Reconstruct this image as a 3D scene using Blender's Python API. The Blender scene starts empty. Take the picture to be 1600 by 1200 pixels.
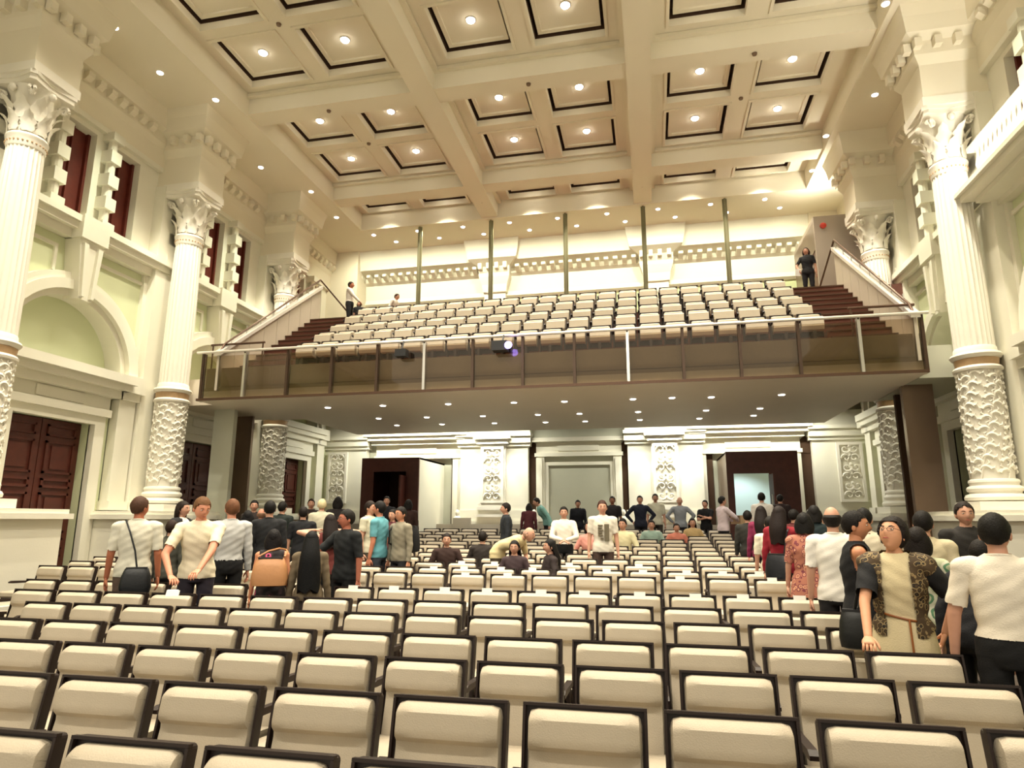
import bpy, bmesh, math, random
import numpy as np
from mathutils import Vector, Matrix
SC = bpy.context.scene
COL = SC.collection
PI = math.pi
# ------------------------------------------------------------------ camera
CAMZ = 1.65
cd = bpy.data.cameras.new('camera'); cam = bpy.data.objects.new('camera', cd); COL.objects.link(cam)
cd.sensor_width = 36.0; cd.lens = 23.04; cd.clip_end = 200
_R = ((0.97858375, -0.0397134, -0.20198191), (0.20583752, 0.19918162, 0.95810104), (0.00218164, -0.97915756, 0.20309041))
cam.matrix_world = Matrix(((_R[0][0], -_R[0][1], -_R[0][2], 0), (_R[1][0], -_R[1][1], -_R[1][2], 0), (_R[2][0], -_R[2][1], -_R[2][2], CAMZ), (0, 0, 0, 1)))
SC.camera = cam
# ------------------------------------------------------------------ world and exposure
w = bpy.data.worlds.new('hall_air'); SC.world = w; w.use_nodes = True
w.node_tree.nodes['Background'].inputs[0].default_value = (1.0, 0.90, 0.70, 1)
w.node_tree.nodes['Background'].inputs[1].default_value = 0.6
SC.view_settings.view_transform = 'Standard'; SC.view_settings.look = 'None'
SC.view_settings.gamma = 1; SC.view_settings.use_curve_mapping = False
SC.view_settings.exposure = 0.84
SC.cycles.max_bounces = 6; SC.cycles.diffuse_bounces = 4; SC.cycles.glossy_bounces = 2; SC.cycles.transmission_bounces = 4; SC.cycles.transparent_max_bounces = 8
SC.cycles.sample_clamp_indirect = 4.0; SC.cycles.caustics_reflective = False; SC.cycles.caustics_refractive = False
WARM = (1.0, 0.90, 0.71); SOFT = (1.0, 0.92, 0.77); GREENISH = (0.97, 1.0, 0.74)
_lights = {}
def spot(loc, target, power, angle=100, blend=.7, col=WARM, size=.08, name='lamp_light'):
    key = (power, angle, blend, col, size)
    if key not in _lights:
        l = bpy.data.lights.new(name, 'SPOT'); l.energy = power; l.spot_size = math.radians(angle); l.spot_blend = blend
        l.color = col; l.shadow_soft_size = size; _lights[key] = l
    o = bpy.data.objects.new(name, _lights[key]); COL.objects.link(o); o.location = loc
    o.rotation_euler = (Vector(target) - Vector(loc)).to_track_quat('-Z', 'Y').to_euler()
    return o
def strip(loc, sx, sy, power, col=SOFT, rot=(0, 0, 0), name='cove_light'):
    l = bpy.data.lights.new(name, 'AREA'); l.shape = 'RECTANGLE'; l.size = sx; l.size_y = sy; l.energy = power; l.color = col
    o = bpy.data.objects.new(name, l); COL.objects.link(o); o.location = loc; o.rotation_euler = rot
    return o
XC = -2.69; XL = -12.43; XR = 7.05; YB = 23.9; ZC = 12.2; PANEL_Z = 13.1
def side(x, s):                       # s=0 left side of the hall, s=1 its mirror image on the right
    return x if s == 0 else 2 * XC - x
# unseen fill spots, added behind the camera to brighten the stalls
for i in range(6): spot((-8.2 + 2.2 * i, -1.5, 10.5), (-7.0 + 1.7 * i, 8.5, 0.5), 420, 70, .8, SOFT, .12, 'stall_fill_light')
# coffer downlights
LX = (-9.08, -6.87, -3.70, -1.48, 1.66, 3.92); LY = (5.95, 8.0, 10.7, 12.78, 15.70, 17.79, 20.45)
for y in LY:
    for x in LX: spot((x, y, PANEL_Z - .12), (x, y, 0), 430, 92, .6)
# column spotlights in the perimeter ceiling
for s in (0, 1):
    for cy in (9.4, 14.1, 18.8):
        spot((side(-10.45, s), cy - 2.6, 12.1), (side(-11.7, s), cy, 6.6), 900, 34, .9, (1, .93, .78))
    for y in (11.6, 16.3):
        spot((side(-10.55, s), y, 12.1), (side(-12.4, s), y, 6.0), 420, 60, .9, (.95, 1, .76))
# floodlight on top of the lobby box, shining up
spot((5.7, 20.3, 10.8), (5.5, 20.2, 12.2), 160, 130, .8, (1, .97, .82), .1)
# rear balcony ceiling wash
for i in range(12):
    x = -10.6 + 1.42 * i
    spot((x, 21.35, 12.1), (x, 23.4, 8.6), 150, 135, .9, (1.0, .98, .74))
# downlights in the soffit and the cove behind its rear edge
SOFF = [(-8.12, 15.4), (-6.6, 15.4), (-4.9, 15.5), (-3.24, 15.6), (-2.0, 15.7), (-.35, 15.7), (.56, 15.7), (1.46, 15.8), (3.02, 15.8),
        (-7.57, 17.4), (-6.14, 17.45), (-4.53, 17.55), (-2.98, 17.6), (-1.84, 17.65), (-.27, 17.65), (1.49, 17.75), (2.83, 17.7),
        (-7.58, 18.82), (-6.14, 18.85), (-4.53, 18.95), (-3.0, 19.05), (-1.83, 19.1), (-.25, 19.1), (1.41, 19.15), (2.84, 18.9)]
for x, y in SOFF: spot((x, y, 4.42), (x, y, 0), 30, 105, .7, SOFT, .05)
for x, wd in ((-9.0, 3.6), (-5.65, 2.6), (.5, 2.6), (3.9, 3.2)):
    strip((x, 22.6, 5.2), wd, .12, 95, (1, .98, .82), (0, 0, 0))
for x in (-6.6, -4.75, -.45, 1.4, -5.65, .5):
    spot((x, 22.1, 5.1), (x, 23.7, 2.2), 110, 46, .4, (1, .97, .86), .04)
# ------------------------------------------------------------------ materials
def mat(name, rgb, rough=.6, metal=0, noise=0, nscale=8, bump=0, bscale=40, spec=.4, alpha=None):
    m = bpy.data.materials.new(name); m.use_nodes = True; n = m.node_tree.nodes; L = m.node_tree.links
    b = n['Principled BSDF']; b.inputs['Base Color'].default_value = (*rgb, 1); b.inputs['Roughness'].default_value = rough
    b.inputs['Metallic'].default_value = metal; b.inputs['Specular IOR Level'].default_value = spec
    if noise or bump:
        tc = n.new('ShaderNodeTexCoord')
    if noise:
        t = n.new('ShaderNodeTexNoise'); t.inputs['Scale'].default_value = nscale; t.inputs['Detail'].default_value = 4
        L.new(tc.outputs['Object'], t.inputs['Vector'])
        r = n.new('ShaderNodeMixRGB'); r.inputs[1].default_value = (*[c * (1 - noise) for c in rgb], 1); r.inputs[2].default_value = (*[min(1, c * (1 + noise)) for c in rgb], 1)
        L.new(t.outputs['Fac'], r.inputs[0]); L.new(r.outputs[0], b.inputs['Base Color'])
    if bump:
        t2 = n.new('ShaderNodeTexNoise'); t2.inputs['Scale'].default_value = bscale; t2.inputs['Detail'].default_value = 3
        L.new(tc.outputs['Object'], t2.inputs['Vector'])
        bp = n.new('ShaderNodeBump'); bp.inputs['Strength'].default_value = bump; bp.inputs['Distance'].default_value = .01
        L.new(t2.outputs['Fac'], bp.inputs['Height']); L.new(bp.outputs['Normal'], b.inputs['Normal'])
    if alpha is not None: b.inputs['Alpha'].default_value = alpha
    return m
def emis(name, rgb, k):
    m = bpy.data.materials.new(name); m.use_nodes = True; n = m.node_tree.nodes
    b = n['Principled BSDF']; b.inputs['Base Color'].default_value = (*rgb, 1)
    b.inputs['Emission Color'].default_value = (*rgb, 1); b.inputs['Emission Strength'].default_value = k
    return m
M = {}
M['ceil'] = mat('ceiling_plaster', (.79, .73, .585), .8, noise=.03, nscale=.8)
M['cream'] = mat('cream_plaster', (.80, .77, .65), .7, noise=.03, nscale=2, bump=.15, bscale=30)
M['white'] = mat('column_stone', (.84, .80, .70), .6, noise=.04, nscale=3, bump=.2, bscale=25)
M['green'] = mat('pale_green_plaster', (.66, .70, .46), .75, noise=.03, nscale=1.5)
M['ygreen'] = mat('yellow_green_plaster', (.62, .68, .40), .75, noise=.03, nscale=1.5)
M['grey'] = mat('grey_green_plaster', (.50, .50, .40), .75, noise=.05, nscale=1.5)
M['gap'] = mat('recess_shade', (.06, .03, .015), .9)  # near-black stands in for the shade of gaps and recesses
M['wood'] = mat('dark_red_wood', (.09, .022, .014), .42, noise=.35, nscale=6)
M['shutter'] = mat('window_shutter_wood', (.12, .02, .012), .5, noise=.3, nscale=5)
M['fascia'] = mat('brown_fascia', (.34, .27, .185), .7, noise=.08, nscale=20)
M['bronze'] = mat('bronze_metal', (.075, .045, .03), .4, metal=.4)
M['steel'] = mat('brushed_steel', (.62, .60, .56), .3, metal=.8)
M['rail'] = mat('pale_metal_rail', (.85, .80, .74), .3, metal=.4)
M['darkrail'] = mat('dark_metal_rail', (.10, .055, .035), .4, metal=.5)
M['post'] = mat('olive_painted_post', (.22, .21, .12), .5)
M['soffit'] = mat('soffit_paint', (.66, .59, .48), .55, noise=.05, nscale=1)
M['carpet'] = mat('red_brown_carpet', (.13, .052, .036), .95, noise=.25, nscale=60)
M['floor'] = mat('dark_floor', (.045, .03, .022), .6, noise=.25, nscale=6)
M['parapet'] = mat('beige_parapet', (.50, .44, .35), .6, noise=.04)
M['fabric'] = mat('cream_leather', (.50, .43, .33), .55, noise=.05, nscale=12, bump=.25, bscale=160, spec=.35)
M['frame'] = mat('dark_wood_frame', (.016, .007, .005), .5, noise=.3, nscale=9)
M['bronzeband'] = mat('gilt_band', (.50, .33, .18), .5, noise=.15, nscale=20)
M['brownpanel'] = mat('brown_metal_panel', (.20, .14, .10), .3, metal=.5, noise=.15, nscale=1)
M['paper'] = mat('white_paper', (.88, .87, .84), .8)
M['black'] = mat('black_plastic', (.02, .02, .022), .4)
M['lamp'] = emis('lamp_lens', (1, .93, .80), 22)
M['lamplow'] = emis('lamp_lens_low', (1, .95, .86), 6)
M['strip'] = emis('light_strip', (1, .95, .82), 5)
M['violet'] = emis('projector_lens_glow', (.35, .25, 1.0), 7)
M['red'] = mat('red_enamel', (.6, .05, .03), .4)
def glassmat():
    m = bpy.data.materials.new('tinted_glass'); m.use_nodes = True; nt = m.node_tree; nt.nodes.clear()
    o = nt.nodes.new('ShaderNodeOutputMaterial'); mx = nt.nodes.new('ShaderNodeMixShader')
    t = nt.nodes.new('ShaderNodeBsdfTransparent'); t.inputs[0].default_value = (.83, .78, .70, 1)
    g = nt.nodes.new('ShaderNodeBsdfGlossy'); g.inputs['Roughness'].default_value = .03; g.inputs['Color'].default_value = (.9, .85, .8, 1)
    f = nt.nodes.new('ShaderNodeFresnel'); f.inputs[0].default_value = 1.5
    nt.links.new(f.outputs[0], mx.inputs[0]); nt.links.new(t.outputs[0], mx.inputs[1]); nt.links.new(g.outputs[0], mx.inputs[2]); nt.links.new(mx.outputs[0], o.inputs[0])
    return m
M['glass'] = glassmat()
# ------------------------------------------------------------------ mesh helpers
class MB:
    def __init__(self): self.v = []; self.f = []
    def add(self, vs, fs):
        n = len(self.v); self.v += [tuple(a) for a in vs]; self.f += [tuple(i + n for i in q) for q in fs]; return self
    def box(self, x0, x1, y0, y1, z0, z1):
        x0, x1 = sorted((x0, x1)); y0, y1 = sorted((y0, y1)); z0, z1 = sorted((z0, z1))
        return self.add([(x0, y0, z0), (x1, y0, z0), (x1, y1, z0), (x0, y1, z0), (x0, y0, z1), (x1, y0, z1), (x1, y1, z1), (x0, y1, z1)],
                        [(0, 3, 2, 1), (4, 5, 6, 7), (0, 1, 5, 4), (1, 2, 6, 5), (2, 3, 7, 6), (3, 0, 4, 7)])
    def frustum(self, c0, h0, c1, h1):   # between two axis aligned rectangles, centres c (3), halves h (2)
        vs = []
        for c, h in ((c0, h0), (c1, h1)):
            for sx, sy in ((-1, -1), (1, -1), (1, 1), (-1, 1)): vs.append((c[0] + sx * h[0], c[1] + sy * h[1], c[2]))
        return self.add(vs, [(0, 3, 2, 1), (4, 5, 6, 7), (0, 1, 5, 4), (1, 2, 6, 5), (2, 3, 7, 6), (3, 0, 4, 7)])
    def prism(self, poly, axis, a, b):    # poly = 2d list in the other two axes
        def P(p, t):
            if axis == 0: return (t, p[0], p[1])
            if axis == 1: return (p[0], t, p[1])
            return (p[0], p[1], t)
        n = len(poly)
        return self.add([P(p, a) for p in poly] + [P(p, b) for p in poly],
                        [tuple(range(n - 1, -1, -1)), tuple(range(n, 2 * n))] + [(i, (i + 1) % n, n + (i + 1) % n, n + i) for i in range(n)])
    def lathe(self, cx, cy, prof, n=24, flute=0, nf=20):
        vs = []; fs = []
        for r, z in prof:
            for i in range(n):
                a = 2 * PI * i / n; rr = r
                if flute: rr = r - flute * abs(math.sin(a * nf / 2)) ** 1
                vs.append((cx + rr * math.cos(a), cy + rr * math.sin(a), z))
        for k in range(len(prof) - 1):
            for i in range(n):
                j = (i + 1) % n; fs.append((k * n + i, k * n + j, (k + 1) * n + j, (k + 1) * n + i))
        fs.append(tuple(range(n - 1, -1, -1))); fs.append(tuple((len(prof) - 1) * n + i for i in range(n)))
        return self.add(vs, fs)
    def tube(self, pts, rad, n=8):
        pts = [Vector(p) for p in pts]; m = len(pts)
        rad = rad if isinstance(rad, (list, tuple)) else [rad] * m
        vs = []; fs = []; up = None
        for k, p in enumerate(pts):
            d = (pts[min(k + 1, m - 1)] - pts[max(k - 1, 0)]).normalized()
            if up is None: up = d.orthogonal().normalized()
            up = (up - d * up.dot(d)).normalized(); q = d.cross(up)
            for i in range(n):
                a = 2 * PI * i / n; vs.append(p + (up * math.cos(a) + q * math.sin(a)) * rad[k])
        for k in range(m - 1):
            for i in range(n):
                j = (i + 1) % n; fs.append((k * n + i, k * n + j, (k + 1) * n + j, (k + 1) * n + i))
        fs.append(tuple(range(n - 1, -1, -1))); fs.append(tuple((m - 1) * n + i for i in range(n)))
        return self.add(vs, fs)
    def ell(self, c, r, n=12, m=8):
        vs = [(c[0], c[1], c[2] - r[2])]; fs = []
        for k in range(1, m):
            t = PI * k / m
            for i in range(n):
                a = 2 * PI * i / n; vs.append((c[0] + r[0] * math.sin(t) * math.cos(a), c[1] + r[1] * math.sin(t) * math.sin(a), c[2] - r[2] * math.cos(t)))
        vs.append((c[0], c[1], c[2] + r[2]))
        for i in range(n):
            j = (i + 1) % n; fs.append((0, 1 + j, 1 + i))
            for k in range(m - 2): fs.append((1 + k * n + i, 1 + k * n + j, 1 + (k + 1) * n + j, 1 + (k + 1) * n + i))
            fs.append((1 + (m - 2) * n + i, 1 + (m - 2) * n + j, len(vs) - 1))
        return self.add(vs, fs)
    def xf(self, mtx):
        self.v = [tuple(mtx @ Vector(p)) for p in self.v]; return self
    def mesh(self, name, m, smooth=False):
        me = bpy.data.meshes.new(name); me.from_pydata(self.v, [], self.f); me.materials.append(M[m] if isinstance(m, str) else m)
        bm = bmesh.new(); bm.from_mesh(me); bmesh.ops.recalc_face_normals(bm, faces=bm.faces); bm.to_mesh(me); bm.free()
        if smooth:
            me.polygons.foreach_set('use_smooth', [True] * len(me.polygons)); me.set_sharp_from_angle(angle=math.radians(40))
        return me
    def build(self, name, m, parent=None, smooth=False, kind=None, loc=None):
        return link(name, self.mesh(name, m, smooth), parent, kind, loc)
def link(name, me, parent=None, kind=None, loc=None, rot=None):
    o = bpy.data.objects.new(name, me); COL.objects.link(o)
    if parent is not None: o.parent = parent
    if kind: o['kind'] = kind
    if loc is not None: o.location = loc
    if rot is not None: o.rotation_euler = rot
    return o
def thing(name, label, cat, loc=(0, 0, 0), rz=0, group=None):
    o = bpy.data.objects.new(name, None); COL.objects.link(o); o.location = loc; o.rotation_euler = (0, 0, rz); o.empty_display_size = .1
    o['label'] = label; o['category'] = cat
    if group: o['group'] = group
    return o
def tag(o, label, cat, group=None):
    o['label'] = label; o['category'] = cat
    if group: o['group'] = group
    return o
B = lambda *a: MB().box(*a)
ORD = 'zeroth first second third fourth fifth sixth seventh eighth ninth tenth eleventh twelfth thirteenth fourteenth fifteenth sixteenth seventeenth eighteenth nineteenth twentieth twenty-first twenty-second twenty-third'.split()
# ================================================================== floor
def floor_z(y): return 0.0047 * max(0.0, y - 7.4) ** 2 if y < 18.6 else 0.0047 * 11.2 ** 2
fl = MB(); ys = [-3, 0, 4, 7.4] + [7.4 + .8 * i for i in range(1, 15)] + [24.2]
top = [(y, floor_z(y)) for y in ys]
fl.prism([(-3, -.4)] + top + [(24.2, -.4)][::1], 0, XL - .3, XR + .3)
o = fl.build('floor', 'floor', kind='structure')
# ================================================================== side walls with arch bays
WIN = (8.25, 10.5)
BAYS = (11.5, 16.3, 21.05)
def arc(cy, cz, r, a0, a1, n): return [(cy + r * math.cos(a0 + (a1 - a0) * i / n), cz + r * math.sin(a0 + (a1 - a0) * i / n)) for i in range(n + 1)]
def build_side(s):
    nm = ('left', 'right')[s]
    X = lambda d: side(XL + d, s)        # d = distance into the hall from the wall face
    wall = MB()
    wall.box(X(-.6), X(-.35), -2, YB + .3, 0, 14)                    # outer skin behind niches and windows
    # wall face in strips: below windows (with door and arch openings) and between windows
    edges = [-2]
    wins = []
    for c in (6.8,) + BAYS:
        for k in (-1.67, -.32, 1.03): wins.append(c + k)
    wins = sorted(wins)
    y = -2; upw = MB()
    for wy in wins:
        upw.box(X(-.36), X(0), y, wy - .43, WIN[0], WIN[1]); y = wy + .43
    upw.box(X(-.36), X(0), y, YB, WIN[0], WIN[1])
    upw.box(X(-.36), X(0), -2, YB, WIN[1], 14)
    y = -2
    for c in (6.8,) + BAYS:
        wall.box(X(-.36), X(0), y, c - 1.5, 0, WIN[0])
        # wall above the arch, as fans
        pts = arc(c, 4.95, 1.5, PI, 0, 20)
        for i in range(20):
            (a, za), (b, zb) = pts[i], pts[i + 1]
            wall.prism([(a, za), (b, zb), (b, WIN[0]), (a, WIN[0])], 0, X(-.36), X(0))
        wall.box(X(-.36), X(-.02), c - 1.5, c - 1.0, 0, 4.95); wall.box(X(-.36), X(-.02), c + 1.0, c + 1.5, 0, 4.95)
        wall.box(X(-.36), X(-.02), c - 1.0, c + 1.0, 3.78, 4.95)
        y = c + 1.5
    wall.box(X(-.36), X(0), y, YB, 0, WIN[0])
    W = wall.build('wall_' + nm, 'green', kind='structure')
    upw.build('upper_wall', 'cream', W)
    # windows
    for i, wy in enumerate(wins):
        if wy < 9: continue
        wd = thing_s('window_%d' % (i + 1 + 20 * s))
        B(X(-.34), X(-.26), wy - .43, wy + .43, WIN[0], WIN[1]).build('shutter', 'shutter', wd)
        for q in (-1, 1): B(X(-.26), X(-.18), wy + q * .4 - .035, wy + q * .4 + .035, WIN[0], WIN[1]).build('frame', 'shutter', wd)
        B(X(-.26), X(-.2), wy - .02, wy + .02, WIN[0], WIN[1]).build('frame', 'shutter', wd)
    # quoined dwarf columns beside the windows
    t = link('trim_%d' % (1 + s), MB().box(X(0), X(.42), -2, YB, 8.05, 8.2).box(X(0), X(.34), -2, YB, 7.9, 8.05).box(X(0), X(.2), -2, YB, 7.7, 7.9).mesh('string_course', 'cream'), kind='structure')
    quo = B(-.15, .15, -.15, .15, 0, .3).mesh('quoin_block', 'cream'); shaft = MB().lathe(0, 0, [(.1, 0), (.11, 1), (.1, 2.3)], 12).mesh('quoin_shaft', 'cream')
    qb = B(-.17, .17, -.17, .17, 0, .2).mesh('quoin_base', 'cream')
    for c in BAYS:
        for dy in (-2.27, -.92, .43):
            yy = c + dy
            link('dwarf_column', shaft, t, loc=(X(.15), yy, 8.2))
            link('dwarf_column_base', qb, t, loc=(X(.15), yy, 8.2))
            for z in (8.72, 9.3, 9.9): link('quoin_block', quo, t, loc=(X(.15), yy, z))
            link('dwarf_column_cap', qb, t, loc=(X(.15), yy, 10.45))
    # raised middle of the string course and window head band
    for c in BAYS:
        B(X(0), X(.48), c - .36, c + .36, 7.7, 8.24).build('string_break', 'cream', t)
    B(X(0), X(.12), -2, YB, 10.62, 10.75).build('head_band', 'cream', t)
    # framed panels of the bay wall
    for c in BAYS:
        for y0, y1 in ((c - 2.05, c - .5), (c + .5, c + 2.05)):
            fr = MB().box(X(0), X(.05), y0, y1, 7.42, 7.5).box(X(0), X(.05), y0, y0 + .07, 6.9, 7.42).box(X(0), X(.05), y1 - .07, y1, 6.9, 7.42)
            fr.build('panel_moulding', 'cream', W)
        for q in (-1, 1): B(X(0), X(.1), c + q * 2.1 - .16, c + q * 2.1 + .16, 0, 7.7).build('pilaster_strip', 'cream', W)
    # arch surrounds
    for bi, c in enumerate(BAYS):
        a = link('trim_%d' % (3 + bi + 10 * s), None, kind='structure'); a.empty_display_size = .1
        nseg = 16
        for (r0, r1, d) in ((1.48, 1.62, .16), (1.62, 1.84, .28), (1.84, 2.0, .2)):
            ms = MB()
            for i in range(nseg * 2):
                a0 = PI * i / (nseg * 2); a1 = PI * (i + 1) / (nseg * 2)
                p = [(c + r0 * math.cos(a0), 4.95 + r0 * math.sin(a0)), (c + r1 * math.cos(a0), 4.95 + r1 * math.sin(a0)), (c + r1 * math.cos(a1), 4.95 + r1 * math.sin(a1)), (c + r0 * math.cos(a1), 4.95 + r0 * math.sin(a1))]
                ms.prism(p, 0, X(-.3 if r0 < 1.5 else -.02), X(d))
            ms.build('arch_moulding', 'cream', a)
        MB().prism([(c - .17, 6.35), (c + .17, 6.35), (c + .32, 7.7), (c - .32, 7.7)], 0, X(0), X(.4)).build('keystone', 'cream', a)
        for q in (-.12, .12): MB().prism([(c + q - .04, 6.4), (c + q + .04, 6.4), (c + 1.6 * q + .06, 7.6), (c + 1.6 * q - .06, 7.6)], 0, X(.4), X(.47)).build('keystone_fillet', 'cream', a)
        # door entablature
        for z0, z1, d, e in ((4.75, 4.95, .55, 1.66), (4.6, 4.75, .46, 1.6), (4.42, 4.6, .3, 1.5), (4.12, 4.42, .12, 1.35), (3.95, 4.12, .2, 1.35)):
            B(X(-.3), X(d), c - e, c + e, z0, z1).build('entablature_course', 'cream', a)
        MB().box(X(.12), X(.16), c - .6, c + .6, 4.16, 4.38).build('inscription_panel', 'cream', a)
        for q in (-1, 1):
            B(X(-.05), X(.12), c + q * 1.0, c + q * 1.28, 1.9, 3.75).build('door_jamb', 'cream', a)
            B(X(-.05), X(.12), c + q * 1.0, c + q * 1.28, 0, 1.9).build('door_jamb', 'cream', a)
            B(X(-.05), X(.22), c + q * 1.5, c + q * 2.0, 1.85, 4.42).build('pilaster', 'cream', a)
            B(X(-.05), X(.4), c + q * 1.42, c + q * 2.08, 4.6, 5.0).build('pilaster_capital', 'cream', a)
            B(X(-.05), X(.3), c + q * 1.46, c + q * 2.04, 4.42, 4.6).build('pilaster_necking', 'cream', a)
            B(X(-.05), X(.3), c + q * 1.46, c + q * 2.04, 1.85, 2.05).build('pilaster_base', 'cream', a)
        # tympanum
        MB().prism(arc(c, 4.95, 1.49, 0, PI, 20), 0, X(-.34), X(-.28)).build('tympanum', 'green', a)
        B(X(-.02), X(.12), c - 1.28, c + 1.28, 3.75, 3.95).build('door_head', 'cream', a)
        # door
        d = thing_s('door_%d' % (1 + bi + 3 * s))
        for q in (-1, 1):
            leaf = B(X(-.3), X(-.24), c + q * .01, c + q * .99, 0, 3.76).build('door_leaf', 'wood', d)
            for z0, z1 in ((.15, .9), (1.0, 1.25), (1.35, 2.2), (2.3, 2.5), (2.6, 3.3), (3.4, 3.65)):
                f = MB()
                ya, yb = c + q * .14, c + q * .86
                f.box(X(-.24), X(-.2), ya, yb, z0, z0 + .05).box(X(-.24), X(-.2), ya, yb, z1 - .05, z1)
                f.box(X(-.24), X(-.2), ya, ya + q * .05, z0, z1).box(X(-.24), X(-.2), yb - q * .05, yb, z0, z1)
                f.box(X(-.24), X(-.215), ya + q * .16, yb - q * .16, z0 + .1, z1 - .1) if z1 - z0 > .4 else None
                f.build('door_panel', 'wood', leaf)
            MB().tube([(X(-.2), c + q * .09, 1.25), (X(-.15), c + q * .09, 1.3), (X(-.15), c + q * .09, 1.6), (X(-.2), c + q * .09, 1.65)], .012).build('door_handle', 'steel', leaf)
    # top entablature with brackets (modillions)
    e = link('trim_%d' % (20 + s), MB().prism([(side(XL + d_, s), z_) for d_, z_ in ((0, 10.75), (.1, 10.75), (.14, 11.2), (.2, 11.35), (.2, 11.62), (.33, 11.7), (.36, 12.0), (.39, 12.2), (0, 12.2))], 1, -2, YB - .2).mesh('entablature', 'ceil'), kind='structure')
    mo = MB().prism([(0, 0), (0, .2), (.16, .2), (.16, .1), (.06, 0)], 1, -.08, .08).mesh('modillion', 'ceil')
    mo2 = mo
    y = 9.6
    while y < 23.2:
        if not any(abs(y - cy) < 1.05 for cy in (14.1, 18.8, 9.4)):
            o = link('modillion', mo, e, loc=(X(.2), y, 11.4)); o.scale = (1 if s == 0 else -1, 1, 1)
        y += .33
    # piers over the columns
    for cy in (9.4, 14.1, 18.8):
        pr = link('trim_%d' % (30 + int(cy) + 50 * s), None, kind='structure'); pr.empty_display_size = .1
        cx = -11.7
        def pb(x1, hy, z0, z1, n, m='ceil'): B(side(XL, s), side(x1, s), cy - hy, cy + hy, z0, z1).build(n, m, pr)
        pb(-11.22, .50, 10.2, 11.0, 'pier_block')
        prev = (-11.22, .50, 11.0)
        for x1, hy, z1 in ((-11.12, .6, 11.2), (-11.12, .6, 11.5), (-10.95, .78, 11.62), (-10.9, .84, 11.95), (-10.84, .92, 12.2)):
            m_ = MB(); x0a, hy0, z0a = prev
            vs = []
            for (xx, hh, zz) in (prev, (x1, hy, z1)):
                xs = (side(XL, s), side(xx, s)); lo, hi = min(xs), max(xs)
                vs += [(lo, cy - hh, zz), (hi, cy - hh, zz), (hi, cy + hh, zz), (lo, cy + hh, zz)]
            m_.add(vs, [(0, 3, 2, 1), (4, 5, 6, 7), (0, 1, 5, 4), (1, 2, 6, 5), (2, 3, 7, 6), (3, 0, 4, 7)])
            m_.build('pier_cornice', 'ceil', pr); prev = (x1, hy, z1)
        for k in range(4):
            B(side(-11.1, s), side(-10.95, s), cy - .5 + .33 * k - .07, cy - .5 + .33 * k + .07, 11.3, 11.5).build('modillion', 'ceil', pr)
        for k in range(3):
            for q in (-1, 1):
                B(side(-12.0 + .38 * k, s), side(-11.86 + .38 * k, s), cy + q * .6, cy + q * .75, 11.3, 11.5).build('modillion', 'ceil', pr)
        # wall pilaster behind the column
        B(X(0), X(.3), cy - .55, cy + .55, 1.85, 10.2).build('wall_pilaster', 'cream', pr)
def thing_s(name):
    o = bpy.data.objects.new(name, None); COL.objects.link(o); o['kind'] = 'structure'; o.empty_display_size = .1; return o
for s in (0, 1): build_side(s)
# ================================================================== columns
def leaf_mesh(name, L, W, curl, m='white'):
    mb = MB(); n = 7; vs = []; fs = []
    for i in range(n):
        t = i / (n - 1); wd = W * math.sin(PI * min(1, .18 + .82 * t)) ** .7 * .5 + .004
        z = L * (t - .25 * max(0, t - .7)); y = -.02 - curl * t ** 3
        for q, dy in ((-1, 0), (-.5, -.018), (0, -.03), (.5, -.018), (1, 0)): vs.append((q * wd * (1 + .22 * math.sin(i * 2.6)), y + dy, z))
        vs += [(wd * .5, y + .03, z), (-wd * .5, y + .03, z)]
    k = 7
    for i in range(n - 1):
        for j in range(k):
            fs.append((i * k + j, i * k + (j + 1) % k, (i + 1) * k + (j + 1) % k, (i + 1) * k + j))
    fs.append(tuple(range(k - 1, -1, -1))); fs.append(tuple((n - 1) * k + j for j in range(k)))
    mb.add(vs, fs); return mb.mesh(name, m, True)
CAPLEAF = leaf_mesh('capital_leaf', .42, .24, .16); CAPLEAF2 = leaf_mesh('capital_leaf', .48, .26, .22)
# relief leaf: a curled comma with lobes
def relief_leaf():
    mb = MB()
    pts = []; rad = []
    for i in range(7):
        a = i / 6 * 2.4; r = .115 - .05 * i / 6
        pts.append((.02 + r * math.cos(a) - .06, 0, r * math.sin(a) * 1.1)); rad.append(.032 * math.sin(PI * (.25 + .7 * i / 6)) + .008)
    mb.tube(pts, rad, 5)
    for a, l in ((.2, .07), (.9, .075), (1.6, .06)):
        p = (-.04 + .1 * math.cos(a), 0, .12 * math.sin(a)); mb.tube([p, (p[0] + l * math.cos(a - .5), -.012, p[2] + l * math.sin(a - .5)), (p[0] + 1.5 * l * math.cos(a + .1), .0, p[2] + 1.5 * l * math.sin(a + .1))], [.022, .018, .006], 5)
    return mb.mesh('relief_leaf', 'white', True)
RLEAF = relief_leaf()
vol = MB()
pts = [(.10 * (1 - i / 16) * math.cos(i * .75), 0, .10 * (1 - i / 16) * math.sin(i * .75)) for i in range(15)]
vol.tube(pts, [.035 - .0015 * i for i in range(15)], 6); VOL = vol.mesh('volute', 'white', True)
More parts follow.
